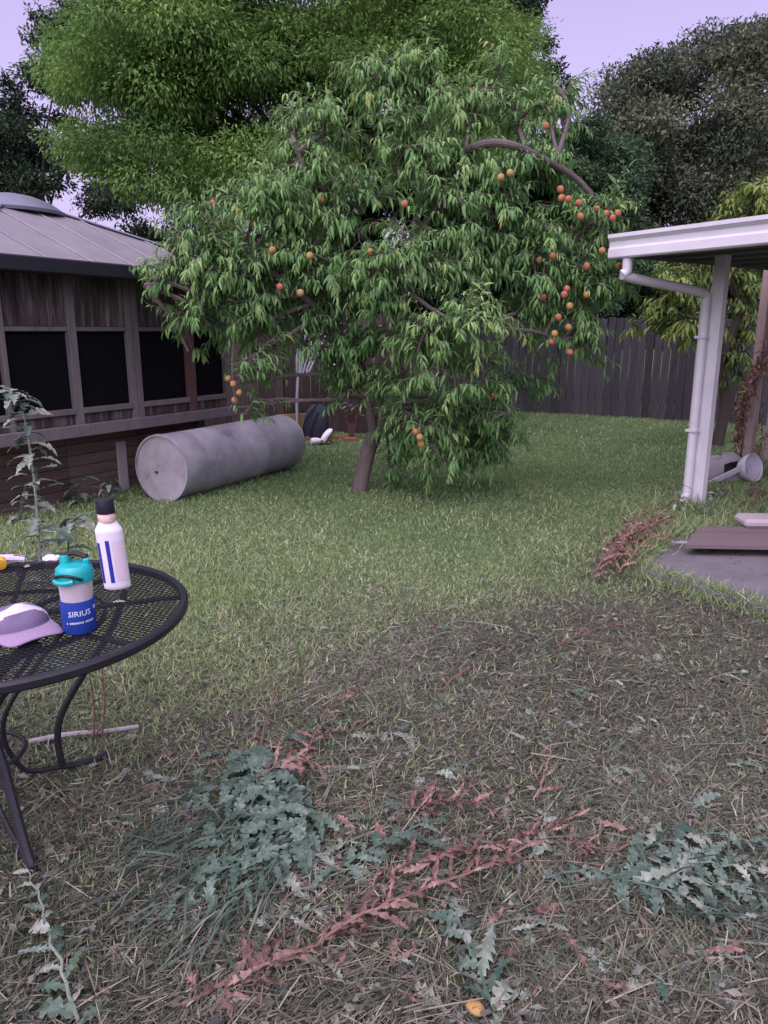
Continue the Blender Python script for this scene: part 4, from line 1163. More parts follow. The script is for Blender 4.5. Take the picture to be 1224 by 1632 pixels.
# ------------------------------------------------------------------ things by the brown fence
def yard_things():
    # rack of fanned tubes on a pole
    b = G(472, 688); y = 11.5
    def A(px, py): return AT(px, py, y)
    root = empty('metal_rack', (A(474, 640).x, y, 0), 'pale metal rack with fanned prongs on a stake by brown fence', 'rack')
    foot = A(473, 640); foot.z = -.05
    MB().tube([foot, A(473, 640), A(475, 600)], .022, 8).build('stake', M['paletube'], root, True)
    MB().box(A(478, 598) , (.15, .05, .035), None, .006).build('clamp', M['paletube'], root)
    tips = [((473, 598), (473, 554)), ((477, 598), (478, 552)), ((479, 598), (488, 525)), ((482, 598), (506, 511)), ((488, 592), (516, 522)), ((483, 600), (494, 590), (520, 534))]
    for t in tips:
        MB().tube([A(*q) for q in t], .017, 6).build('prong', M['paletube'], root, True)
    MB().tube([A(472, 553), A(488, 549), A(512, 547)], .013, 6).build('crossbar', M['paletube'], root, True)
    # navy bag
    p = G(505, 697); p.z = gz(p.x, p.y)
    p.y = 11.2
    root = empty('navy_bag', p, 'dark navy bag standing upright between steel tank and peach trunk', 'bag')
    mb = MB()
    prof = [(.16, -.02), (.19, .04), (.2, .18), (.185, .34), (.14, .46), (.07, .52), (.01, .53)]
    mb.lathe(prof, 24, p, 1.0, .7)
    for i, v in enumerate(mb.v):
        v = Vector(v); mb.v[i] = (v.x + .10 * (v.z / .5) ** 2 * .4 + .012 * math.sin(v.z * 40 + v.x * 20), v.y, v.z)
    mb.build('body', M['navy'], root, True)
    MB().tube(catmull([p + Vector((-.16, -.08, .03)), p + Vector((-.15, -.13, .25)), p + Vector((-.02, -.12, .47)), p + Vector((.05, -.02, .53))], 5), .014, 6).build('strap', M['blacktrim'], root, True)
    MB().tube(catmull([p + Vector((-.05, -.15, .03)), p + Vector((-.03, -.155, .22)), p + Vector((.06, -.12, .42))], 5), .010, 6).build('strap', M['blacktrim'], root, True)
    # pair of white shoes
    for i, (px, py, a, lab) in enumerate([(512, 704, .5, 'white shoe lying flat on bricks in front of navy bag'), (526, 700, 1.1, 'white shoe leaning upright against the navy bag')]):
        s = G(px, py); s.y = 10.75 + .05 * i; s.z = gz(s.x, s.y)
        root = empty('white_shoe', s, lab, 'shoe')
        rz = Matrix.Rotation(a, 3, 'Z')
        if i: rz = rz @ Matrix.Rotation(-.7, 3, 'Y')
        lift = Vector((0, 0, .10 if i else .0))
        vs, fs = [], []
        secs = [(-.14, .03, .09), (-.10, .042, .10), (-.03, .045, .095), (.04, .05, .07), (.10, .048, .05), (.14, .03, .03)]
        for x, w, h_ in secs:
            for k in range(10):
                an = 2 * math.pi * k / 10
                vs.append(s + lift + rz @ Vector((x, math.cos(an) * w, .5 * h_ + .5 * h_ * math.sin(an) + .012)))
        for j in range(len(secs) - 1):
            for k in range(10):
                fs.append((j * 10 + k, j * 10 + (k + 1) % 10, (j + 1) * 10 + (k + 1) % 10, (j + 1) * 10 + k))
        fs += [tuple(range(10))[::-1], tuple(range(50, 60))]
        MB().add(vs, fs).build('upper', M['whitecloth'], root, True)
        MB().box(s + lift + rz @ Vector((0, 0, .012)), (.29, .09, .024), rz, .008).build('sole', M['blacktrim'], root)
    # ochre board, bricks
    p = G(468, 690); y = 11.6; p = AT(468, 680, y)
    o = MB().box((p.x, y, .17), (.55, .05, .36), frame((1, -.1, .06)), .006).build('ochre_board', M['ochre'], None, False, (p.x, y, 0))
    tag(o, 'ochre yellow board leaning behind the far end of the tank', 'board')
    for i, (px, py) in enumerate([(498, 702), (518, 706), (540, 700), (558, 703)]):
        s = G(px, py); s.z = gz(s.x, s.y)
        o = MB().box(s + Vector((0, 0, .025)), (.21, .10, .065), Matrix.Rotation(random.uniform(-.4, .4), 3, 'Z'), .008).build('brick', M['terracotta'], None, False, s)
        o.name = 'loose_brick'
        tag(o, 'orange brown brick lying in the row by the white shoes', 'brick', 'bricks in front of the navy bag')
    # white pipe end on the fence
    p = AT(538, 583, 11.62)
    mb = MB(); mb.lathe([(.03, -.09), (.045, -.085), (.045, .05), (.05, .055), (.05, .085), (.04, .09)], 16)
    mb.v = [tuple(p + Vector((v[2], v[1], -v[0]))) for v in mb.v]
    root = empty('wall_lamp', (p.x, p.y, p.z - .05), 'small white cylindrical lamp fixed to the brown board fence', 'lamp')
    mb.build('lamp_body', M['whitecloth'], root, True)
    MB().box(p + Vector((.02, .10, -.01)), (.05, .16, .03), None, .004).build('bracket', M['blacktrim'], root)
    # brown dried shrub hanging on the fence
    q = AT(560, 540, 11.2)
    root = empty('dried_shrub', (q.x, 11.2, 0), 'tall dried brown shrub against the brown fence behind the peach', 'shrub')
    mb = MB(); P = []; D = []
    for i in range(16):
        e = Vector((q.x + random.uniform(-.28, .28), 11.2 + random.uniform(-.2, .25), random.uniform(1.1, 1.9)))
        pth = limb(mb, [(q.x + random.uniform(-.05, .05), 11.2, -.02), (q.x + random.uniform(-.12, .12), 11.2, .7), e], .012, .004, 5, 5)
        for k in range(46):
            c = pth[random.randrange(4, len(pth))]
            P.append(np.array(c) + rng.normal(0, .05, 3)); D.append(rng.normal(0, .6, 3) + np.array([0, 0, -.5]))
    mb.build('stems', M['weedred'], root)
    o = scatter('foliage', np.array(P), np.array(D), rdir(len(P)), rng.uniform(.06, .13, len(P)), rng.uniform(.015, .03, len(P)), rng.random(len(P)), T_LANCE, M['straw'], root)
    o['kind'] = 'stuff'
yard_things()

# ------------------------------------------------------------------ weeds
def lobed(name, L, Wd, lobes, curl, twist, mat, seed, crumple=0.0):
    rr = random.Random(seed)
    mid, le, ri = [], [], []
    k = lobes * 3 + 1
    def place(u, v):
        x = L * u
        ang = curl * u
        # bend along the length
        if abs(curl) > 1e-3:
            X = L / curl * math.sin(ang); Zc = L / curl * (math.cos(ang) - 1)
        else:
            X, Zc = x, 0
        tw = twist * u
        z = abs(v) * .18 + crumple * .05 * math.sin(u * 13 + v * 24 + seed) * min(1, abs(v) * 8 + u)
        return Vector((X - math.sin(ang) * 0, v * math.cos(tw) - z * math.sin(tw), Zc + v * math.sin(tw) * .8 + z * math.cos(tw)))
    st = []
    for i in range(k + 1):
        u = i / k
        env = math.sin(math.pi * min(1, .12 + .88 * u) ** .8) * (0.55 + .6 * u) if u < 1 else 0
        sharp = seed % 2 == 0
        if sharp and i % 2 == 0: w = Wd * env * rr.uniform(.28, .45); du = 0.0
        elif sharp: w = Wd * env * rr.uniform(.75, 1.1); du = -.05 * rr.uniform(.3, 1.4)
        elif i % 3 == 0: w = Wd * env * rr.uniform(.26, .42); du = 0.0
        elif i % 3 == 1: w = Wd * env * rr.uniform(.75, 1.0); du = -.03 * rr.uniform(.3, 1.2)
        else: w = Wd * env * rr.uniform(.85, 1.1); du = .015 * rr.uniform(-1, 1)
        if i == 0: w = Wd * .05
        st.append((u, w, du))
    vs, fs = [], []
    for u, w, du in st:
        vs.append(place(u, 0))
        vs.append(place(max(0, u + du), w * .55)); vs.append(place(max(0, u + du * 1.6), w))
        vs.append(place(max(0, u + du), -w * .5)); vs.append(place(max(0, u + du * 1.5), -w * rr.uniform(.85, 1.1)))
    for i in range(k):
        a, b_ = i * 5, (i + 1) * 5
        fs += [(a, b_, b_ + 1, a + 1), (a + 1, b_ + 1, b_ + 2, a + 2), (a, a + 3, b_ + 3, b_), (a + 3, a + 4, b_ + 4, b_ + 3)]
    m = MB().add(vs, fs).mesh(name, mat, False)
    m.polygons.foreach_set('use_smooth', [True] * len(m.polygons))
    return m
LEAF = {}
for key, mat, crum in (('green', M['weedgreen'], .3), ('pale', M['weedpale'], .4), ('red', M['weedred'], 1.0), ('pink', M['weedpink'], .8)):
    LEAF[key] = []
    for i in range(7):
        dry = key in ('red', 'pink')
        LEAF[key].append(lobed('lobed_leaf', 1.0, (.32 if not dry else .19) * random.uniform(.8, 1.2), random.choice([3, 4, 4, 5]), random.uniform(.4, 1.8) if not dry else random.uniform(-1.5, 3.0), random.uniform(-.8, .8) * (3.2 if dry else 1), mat, i * 7 + len(key), crum))
STEM = {'green': M['weedgreen'], 'pale': M['weedpale'], 'red': M['weedred'], 'pink': M['weedpink']}
def weed(pix, label, color='green', nleaf=12, leafL=.14, rad=.006, heights=None, group=None, mix=None, flat=True, name='cut_weed', pts=None, tip_small=.5, lift=.18, spread=1.0):
    P = pts or [GG(x, y, (heights[i] if heights else .022)) for i, (x, y) in enumerate(pix)]
    path = catmull(P, 6)
    if flat:
        for q_ in path[1:-1]:
            q_ += Vector((random.gauss(0, .004), random.gauss(0, .004), random.gauss(0, .003)))
    base = path[0].copy(); base.z = gz(base.x, base.y) if flat else base.z
    root = empty(name, base, label, 'weed', group)
    MB().tube(path, list(np.linspace(rad, rad * .4, len(path))), 6).build('stem', STEM[color], root, True)
    for i in range(nleaf):
        t = (i + .5 + random.uniform(-.3, .3)) / nleaf
        k = t * (len(path) - 1); k0 = min(int(k), len(path) - 2)
        p = path[k0].lerp(path[k0 + 1], k - k0)
        tg = (path[k0 + 1] - path[k0]).normalized()
        if flat:
            sd_ = Vector((-tg.y, tg.x, 0)).normalized() * (1 if i % 2 else -1)
            x = tg * random.uniform(.3, 1.0) + sd_ * random.uniform(.5, 1.1) * spread + Vector((0, 0, random.uniform(.02, lift + .12)))
            up = Vector((random.uniform(-.45, .45), random.uniform(-.45, .45) - .2, 1))
        else:
            a = i * 2.4 + random.uniform(-.4, .4)
            x = Vector((math.cos(a), math.sin(a), random.uniform(.05, .7)))
            up = Vector((random.uniform(-.2, .2), random.uniform(-.2, .2), 1))
        m = random.choice(LEAF[random.choice(mix) if mix else color])
        s = leafL * (1 - (1 - tip_small) * t) * random.uniform(.75, 1.2)
        o = link('leaf', m, root, p, frame(x, up))
        o.scale = (s * random.uniform(1.0, 1.4), s * random.uniform(.65, 1.0), s)
    return root
GA = 'cut prickly weeds heaped beside the table'
# big green heap
lab = 'blue green cut weed in the thick heap of fresh weeds'
for i, (a, b_, c) in enumerate([((495, 1265), (400, 1330), (265, 1440)), ((480, 1290), (420, 1350), (300, 1475)), ((500, 1300), (400, 1290), (250, 1380)), ((470, 1230), (380, 1260), (280, 1300)), ((500, 1330), (440, 1400), (340, 1490)), ((440, 1220), (420, 1290), (330, 1370)), ((480, 1340), (380, 1400), (230, 1480)), ((390, 1200), (400, 1250), (410, 1340)), ((510, 1310), (480, 1340), (420, 1390))]):
    weed([a, b_, c], lab, 'green', 18, .125, .004, [.03, .055 + .01 * (i % 3), .02], 'fresh weeds in the green heap')
weed([(330, 1230), (300, 1290), (240, 1330)], 'small grey green weed sprig at the table side of the heap', 'green', 8, .09)
weed([(545, 1390), (620, 1360), (720, 1305)], 'teal weed stalk lying just beyond the long red stalk', 'green', 14, .11, .006, [.02, .05, .03])
weed([(480, 1375), (520, 1370), (560, 1350)], 'pale grey jagged weed lying flat beside the green heap', 'pale', 7, .13)
weed([(470, 1440), (510, 1420), (575, 1385)], 'grey green weed lying between the heap and red stalk', 'pale', 9, .10, mix=['pale', 'green'])
weed([(390, 1480), (470, 1470), (570, 1450)], 'thin grey weed stalk lying in front of the green heap', 'green', 10, .085, .004, mix=['pale', 'green'])
def blades(ctrs, n, label, mat, seed):
    P, D = [], []
    for i in range(n):
        (x0, y0), (x1, y1) = random.choice(ctrs)
        t = random.random()
        p = GG(x0 + (x1 - x0) * t + random.gauss(0, 22), y0 + (y1 - y0) * t + random.gauss(0, 22), random.uniform(.004, .05))
        q = GG(x1, y1)
        d = Vector((q.x - GG(x0, y0).x, q.y - GG(x0, y0).y, 0)).normalized()
        P.append(np.array(p)); D.append(np.array(d) + rng.normal(0, .45, 3) * np.array([1, 1, .3]) + np.array([0, 0, .12]))
    o = scatter('weed_blades', np.array(P), np.array(D), rng.normal(0, .4, (n, 3)) + np.array([0, 0, 1]), rng.uniform(.08, .24, n), rng.uniform(.003, .008, n), np.clip(rng.normal(.45, .22, n), 0, 1), T_LANCE, mat)
    tag(o, label, 'grass', kind='stuff')
M['blade'] = leafmat('weed_blade', [(0.022, 0.045, 0.034), (0.05, 0.085, 0.06), (0.10, 0.13, 0.10), (0.20, 0.21, 0.16)], None, .2)
blades([((480, 1290), (240, 1460)), ((470, 1250), (260, 1330)), ((500, 1340), (330, 1500)), ((420, 1300), (200, 1400))], 520, 'long thin green blades fanned out in the thick green heap', M['blade'], 1)
blades([((985, 1385), (1224, 1390)), ((1000, 1420), (1224, 1470))], 260, 'long thin green blades tangled in the heap beyond orange leaf', M['blade'], 2)
# right heap
lab = 'green cut weed in the heap by the stubble beyond the orange leaf'
for a, b_, c in [((985, 1385), (1080, 1380), (1210, 1400)), ((1000, 1410), (1090, 1420), (1224, 1440)), ((1010, 1360), (1110, 1350), (1240, 1360)), ((970, 1400), (1060, 1440), (1180, 1480)), ((1050, 1370), (1130, 1400), (1250, 1410))]:
    weed([a, b_, c], lab, 'green', 16, .125, .004, [.02, .06, .03], 'fresh weeds in the second heap', mix=['green', 'green', 'pale'])
weed([(845, 1370), (860, 1335), (870, 1300)], 'blue grey jagged weed crossing the red stalks', 'pale', 8, .12)
weed([(790, 1620), (745, 1530), (715, 1440)], 'grey green weed lying alone with one bare pale stalk', 'green', 16, .12, .0055, [.02, .05, .03], mix=['green', 'pale'])
weed([(130, 1660), (95, 1560), (70, 1470), (45, 1400)], 'pale green weed lying at the foot of the front table leg', 'pale', 18, .105, .005, [.02, .05, .05, .03], mix=['pale', 'green'])
weed([(870, 1405), (930, 1390), (1000, 1400)], 'low teal weed sprig between the two heaps', 'green', 10, .09)
# withered red stalks
weed([(290, 1615), (480, 1530), (600, 1470), (720, 1420), (830, 1365), (930, 1295)], 'long withered red stalk with curled leaves crossing the bare earth', 'red', 50, .12, .006, [.02, .03, .045, .05, .04, .03], mix=['red', 'red', 'pink'], spread=.55)
weed([(575, 1420), (680, 1385), (780, 1365), (880, 1330)], 'shorter withered red stalk lying above the long one', 'red', 24, .105, .004, [.02, .04, .05, .04], mix=['red', 'red', 'pink'], spread=.6)
weed([(400, 1240), (420, 1170), (440, 1105)], 'upright reddish dead stem lying beyond the green heap', 'red', 8, .07, .005, mix=['red'])
weed([(480, 1225), (520, 1160), (590, 1085)], 'reddish dead stem with drooping leaves beyond the green heap', 'red', 20, .10, .004, [.02, .06, .03], mix=['red', 'pink'])
weed([(410, 1260), (470, 1240), (520, 1250)], 'salmon pink wilted weed on top of the green heap', 'pink', 14, .12, .004, [.06, .09, .06], mix=['pink', 'red'])
weed([(455, 1185), (510, 1160), (560, 1155)], 'fresh green weed tip lying among reddish dead stems', 'green', 9, .085)
weed([(640, 1300), (720, 1290), (810, 1310)], 'dark red wilted weed beyond the teal stalk', 'red', 20, .11, .004, [.02, .05, .03])
weed([(900, 1345), (940, 1350), (985, 1360)], 'crimson wilted weed beside the orange leaf', 'red', 14, .10, .004)
weed([(855, 1275), (870, 1235), (880, 1190)], 'single pink wilted weed tip standing out on the stubble', 'pink', 6, .10, .005, mix=['pink', 'red'])
weed([(350, 1625), (400, 1570), (430, 1540)], 'salmon withered weed with broad curled leaves', 'pink', 12, .14, .004, mix=['pink', 'red'])
weed([(700, 1110), (760, 1060), (830, 1020)], 'faint reddish dead weed flattened on the bare patch', 'red', 12, .06, .004)
weed([(880, 1040), (950, 1010), (1010, 1000)], 'dry red weed flattened near the concrete slab', 'red', 14, .06, .004)
lab = 'small grey green weed sprig flattened on the stubble'
for (x_, y_) in [(640, 1180), (720, 1230), (560, 1230), (930, 1110), (1010, 1090), (830, 1165), (1090, 1180), (1160, 1080), (1000, 1230), (1120, 1290), (640, 1540), (560, 1580), (860, 1480), (960, 1540), (1060, 1580), (1150, 1530), (180, 1320), (250, 1250), (820, 1600), (1190, 1220), (700, 1350), (1040, 1150)]:
    a_ = random.uniform(-.9, .9)
    weed([(x_ - 32 * math.cos(a_), y_ + 16 * math.sin(a_)), (x_, y_), (x_ + 34 * math.cos(a_), y_ - 18 * math.sin(a_))], lab, 'pale', 6, .085, .003, [.012, .025, .015], 'flattened weed sprigs', mix=['pale', 'green', 'pale', 'pink'])
# dead bundle by the slab
lab = 'brown dead weed in the bundle lying against the concrete slab'
for a, b_, c in [((940, 935), (985, 895), (1050, 852)), ((950, 920), (1000, 880), (1035, 858)), ((975, 915), (1020, 880), (1060, 860)), ((960, 910), (1010, 885), (1062, 850)), ((990, 905), (1030, 872), (1075, 845)), ((970, 900), (1000, 868), (1030, 835)), ((1000, 890), (1045, 850), (1085, 815)), ((985, 925), (1030, 895), (1075, 880))]:
    weed([a, b_, c], lab, 'red', 30, .12, .006, [.05, .17, .13], 'dead weeds in the bundle by the slab', mix=['red', 'red', 'pink'], lift=.5)
# standing weed behind the table
def standing(px_list, y, label, nleaf, leafL, rad, col='pale', mix=None):
    pts = [AT(px, py, y) for px, py in px_list]
    pts[0].z = gz(pts[0].x, pts[0].y) - .01
    return weed(None, label, col, nleaf, leafL, rad, None, None, mix, False, 'standing_weed', pts, .6)
standing([(62, 960), (62, 860), (55, 770), (45, 700), (32, 640), (15, 620)], 3.35, 'tall pale green weed standing between the table and gazebo', 60, .16, .008, 'pale', ['pale', 'pale', 'green'])
standing([(100, 900), (110, 850), (130, 820)], 4.1, 'low leafy grey green weed behind the tall standing weed', 22, .22, .008, 'green', ['green', 'pale'])
standing([(80, 920), (70, 870), (60, 830)], 3.9, 'short bushy weed at the foot of the tall standing weed', 18, .18, .008, 'pale')
standing([(1085, 815), (1082, 800), (1090, 770)], 6.55, 'straw coloured grassy weed beside the white post foot', 9, .14, .006, 'pale')
standing([(1130, 822), (1135, 800), (1145, 780)], 6.3, 'green weed sprouting between white post and mauve platform', 12, .13, .006, 'green', ['green', 'pale'])
standing([(1062, 858), (1070, 830), (1078, 800)], 5.7, 'dry upright weed stem at the corner of the slab', 8, .11, .005, 'pink', ['pink', 'pale'])
standing([(1200, 815), (1205, 795), (1198, 770)], 6.6, 'dead brown weed standing behind the mauve board platform', 12, .12, .006, 'red', ['red', 'pink'])
for (px_, py_, y_, h_, lab_) in [(30, 830, 6.2, 60, 'leafy weed at the gazebo wall behind the yellow grip'), (120, 805, 6.9, 45, 'leafy weed at the gazebo wall below the second screen'), (165, 800, 6.95, 35, 'small weed at the gazebo wall beside its pale corner post')]:
    standing([(px_, py_), (px_ + 5, py_ - h_ * .5), (px_ + 12, py_ - h_)], y_, lab_, 14, .2, .007, 'green', ['green', 'pale'])
# dead stalk under the table
def dead_under():
    p = G(150, 1185); p.z = gz(p.x, p.y)
    for j, (dx, top, lab) in enumerate([(0.0, (140, 1062), 'thin brown dead stalk standing under the table edge'), (.03, (162, 1062), 'leafy brown dead stalk standing under the table edge')]):
        t = AT(top[0], top[1], p.y)
        pts = [p + Vector((dx, 0, -.01)), (p + Vector((dx, 0, 0))).lerp(t, .5) + Vector((.012, 0, 0)), t]
        weed(None, lab, 'red', 7 + 6 * j, .06, .005, None, None, ['red', 'pink'], False, 'dead_stalk', pts, .7)
dead_under()
# white stick
a, b_ = GG(48, 1194, .018), GG(222, 1170, .022)
o = MB().tube(catmull([a, a.lerp(b_, .35) + Vector((0, .01, .003)), a.lerp(b_, .7) + Vector((0, -.008, .004)), b_], 5), [.012] * 5 + [.011] * 5 + [.009] * 6, 8).build('bleached_stick', M['palestone'], None, True, a)
tag(o, 'pale bleached stick lying on the ground under the table', 'stick')
# loose dry stems
for i in range(46):
    px, py = random.uniform(180, 1200), random.uniform(950, 1600)
    if px > 930 and py < 1010: continue
    p = GG(px, py, .012); an = random.gauss(.55, .5); ln = random.uniform(.12, .34)
    q = p + Vector((math.cos(an), math.sin(an), 0)) * ln; q.z = gz(q.x, q.y) + .014
    m = p.lerp(q, .5) + Vector((random.uniform(-.01, .01), random.uniform(-.01, .01), .008))
    o = MB().tube(catmull([p, m, q], 4), random.uniform(.0018, .0034), 5).build('dry_stem', M['weedpale'] if random.random() < .6 else M['weedpink'], None, False, p)
    tag(o, 'thin dry stem lying loose on the ground', 'stem', 'loose dry stems')
# fallen leaves
cols = ['pink', 'red', 'pale', 'green']
for i in range(230):
    px, py = random.uniform(60, 1220), 1000 + 620 * random.random() ** .9
    c = random.choice(cols + ['pale', 'pale', 'green'])
    p = GG(px, py, .014)
    o = link('fallen_leaf', random.choice(LEAF[c]), None, p, frame((math.cos(i * 1.7), math.sin(i * 1.7), random.uniform(-.02, .12)), (random.uniform(-.3, .3), random.uniform(-.4, .1), 1)))
    s = random.uniform(.05, .11); o.scale = (s, s, s)
    nm = {'pink': 'pinkish dry', 'red': 'brown red', 'pale': 'pale grey green', 'green': 'dark green'}[c]
    tag(o, nm + ' jagged leaf lying loose on the earth', 'leaf', nm + ' loose leaves')
def big_leaf(px, py, c, s, an, lab):
    o = link('fallen_leaf', random.choice(LEAF[c]), None, GG(px, py, .02), frame((math.cos(an), math.sin(an), .12), (0, -.3, 1)))
    o.scale = (s, s, s); tag(o, lab, 'leaf')
big_leaf(950, 1310, 'pink', .13, -.6, 'bright orange pink curled leaf at the end of the red stalk')
big_leaf(300, 1560, 'pink', .12, -1.0, 'salmon curled leaf at the root end of the long stalk')
big_leaf(345, 1612, 'pink', .15, -.15, 'broad salmon leaf lying under the long red stalk')
# fallen peach
p = GG(757, 1612, .012)
bm = bmesh.new(); bmesh.ops.create_uvsphere(bm, u_segments=14, v_segments=9, radius=.02)
for v in bm.verts:
    v.co.z = v.co.z * .6 + .006; v.co.x *= 1.35
    v.co *= 1 + .06 * math.sin(v.co.x * 300)
me = bpy.data.meshes.new('peach_piece'); bm.to_mesh(me); bm.free(); me.materials.append(M['peach_b'])
me.polygons.foreach_set('use_smooth', [True] * len(me.polygons))
tag(link('peach_piece', me, None, p, (0, 0, -.7)), 'bright orange piece of fallen fruit on the bare earth', 'fruit')

# ------------------------------------------------------------------ table
TC = Vector((-1.215, 2.245, 0)); TR = .557; TZ = .72
def table():
    root = empty('mesh_table', TC, 'round black metal mesh garden table with curved rod legs', 'table')
    rim = MB()
    n = 96
    prof = [(-.013, .004), (-.009, .0135), (.006, .0135), (.0135, .006), (.0135, -.011), (.006, -.019), (-.006, -.019), (-.013, -.011)]
    vs, fs = [], []
    for i in range(n):
        a = 2 * math.pi * i / n
        for r, z in prof:
            vs.append(TC + Vector(((TR - .006 + r) * math.cos(a), (TR - .006 + r) * math.sin(a), TZ + z - .010)))
    k = len(prof)
    for i in range(n):
        for j in range(k):
            fs.append((i * k + j, ((i + 1) % n) * k + j, ((i + 1) % n) * k + (j + 1) % k, i * k + (j + 1) % k))
    rim.add(vs, fs).build('rim', M['blackmetal'], root, True)
    mesh = MB()
    Rm = TR - .016
    for s in (1, -1):
        d = Vector((math.cos(R(28) * s), math.sin(R(28) * s), 0)); q = Vector((-d.y, d.x, 0))
        k = -Rm + .004
        while k < Rm:
            h = math.sqrt(max(0, Rm * Rm - k * k))
            if h > .02:
                mesh.box(TC + q * k + Vector((0, 0, TZ - .003 + (.0011 if s > 0 else -.0011))), (2 * h, .0030, .0022), frame(d))
            k += .0165
    mesh.build('mesh_top', M['blackmetal'], root)
    for i in range(4):
        a = R(20 + 45 * i)
        MB().box(TC + Vector((0, 0, TZ - .016 - .0008 * i)), (2 * TR - .03, .016, .014), Matrix.Rotation(a, 3, 'Z'), .003).build('support_bar', M['blackmetal'], root)
    MB().lathe([(.30, -.016), (.30, .0)], 48, TC + Vector((0, 0, TZ - .028)), cap0=False, cap1=False).lathe([(.288, .0), (.30, .0)], 48, TC + Vector((0, 0, TZ - .028)), cap0=False, cap1=False).build('support_ring', M['blackmetal'], root, True)
    fc = Vector((-1.36, 2.225, 0))
    for sx, sy in ((1, 1), (1, -1), (-1, 1), (-1, -1)):
        foot = Vector((fc.x + .29 * sx, fc.y + .295 * sy, 0)); foot.z = gz(foot.x, foot.y) + .010
        o = Vector((foot.x - TC.x, foot.y - TC.y, 0)).normalized()
        o2 = Vector((foot.x - fc.x, foot.y - fc.y, 0)).normalized()
        topp = TC + o2 * .40 + Vector((0, 0, TZ - .03))
        inn = fc + o2 * .16
        lg = catmull([topp, topp.lerp(foot, .22) + Vector((0, 0, 0)) - o2 * .04, Vector((inn.x, inn.y, .26)) + o2 * .12, Vector((inn.x, inn.y, .08)) + o2 * .10, foot - o2 * .12 + Vector((0, 0, .02)), foot], 7)
        if sy < 0:
            lg = catmull([TC + o2 * .22 + Vector((0, 0, TZ - .03)), foot - o2 * .22 + Vector((0, 0, .5)), foot - o2 * .14 + Vector((0, 0, .25)), foot - o2 * .05 + Vector((0, 0, .07)), foot], 7)
        MB().tube(lg, .0125 if sy > 0 else .017, 8).build('leg', M['blackmetal'], root, True)
        br = catmull([TC + o2 * .26 + Vector((0, 0, TZ - .03)), fc + o2 * .10 + Vector((0, 0, .34)), fc + o2 * .12 + Vector((0, 0, .12)), foot - o2 * .18 + Vector((0, 0, .035)), foot - o2 * .02 + Vector((0, 0, .004))], 7)
        MB().tube(br, .009, 7).build('brace', M['blackmetal'], root, True)
        MB().lathe([(.016, -.012), (.019, .0), (.017, .014)], 12, foot).build('foot_cap', M['blacktrim'], root, True)
    MB().tube([fc + Vector((.14 * math.cos(a), .14 * math.sin(a), .22)) for a in np.linspace(0, 2 * math.pi, 33)], .008, 7, False).build('brace_ring', M['blackmetal'], root, True)
table()
TT = TZ + .001

def bend_text(body, size, cyl_c, r, ang0, z, mat, parent, name, slant=0.0, extrude=.0006):
    cu = bpy.data.curves.new('txt', 'FONT'); cu.body = body; cu.size = size; cu.align_x = 'CENTER'; cu.resolution_u = 2; cu.extrude = extrude
    to = bpy.data.objects.new('txt', cu); C.objects.link(to)
    dg = bpy.context.evaluated_depsgraph_get()
    me = bpy.data.meshes.new_from_object(to.evaluated_get(dg))
    bpy.data.objects.remove(to)
    bm = bmesh.new(); bm.from_mesh(me)
    bmesh.ops.subdivide_edges(bm, edges=[e for e in bm.edges if e.calc_length() > size * .2], cuts=2)
    o = Vector(wloc(parent))
    for v in bm.verts:
        a = ang0 + v.co.x / r
        rr = r + v.co.z
        v.co = Vector((cyl_c.x + rr * math.cos(a), cyl_c.y + rr * math.sin(a), cyl_c.z + z + v.co.y + slant * v.co.x)) - o
    bm.to_mesh(me); bm.free()
    me.materials.clear(); me.materials.append(mat)
    return link(name, me, parent, o)

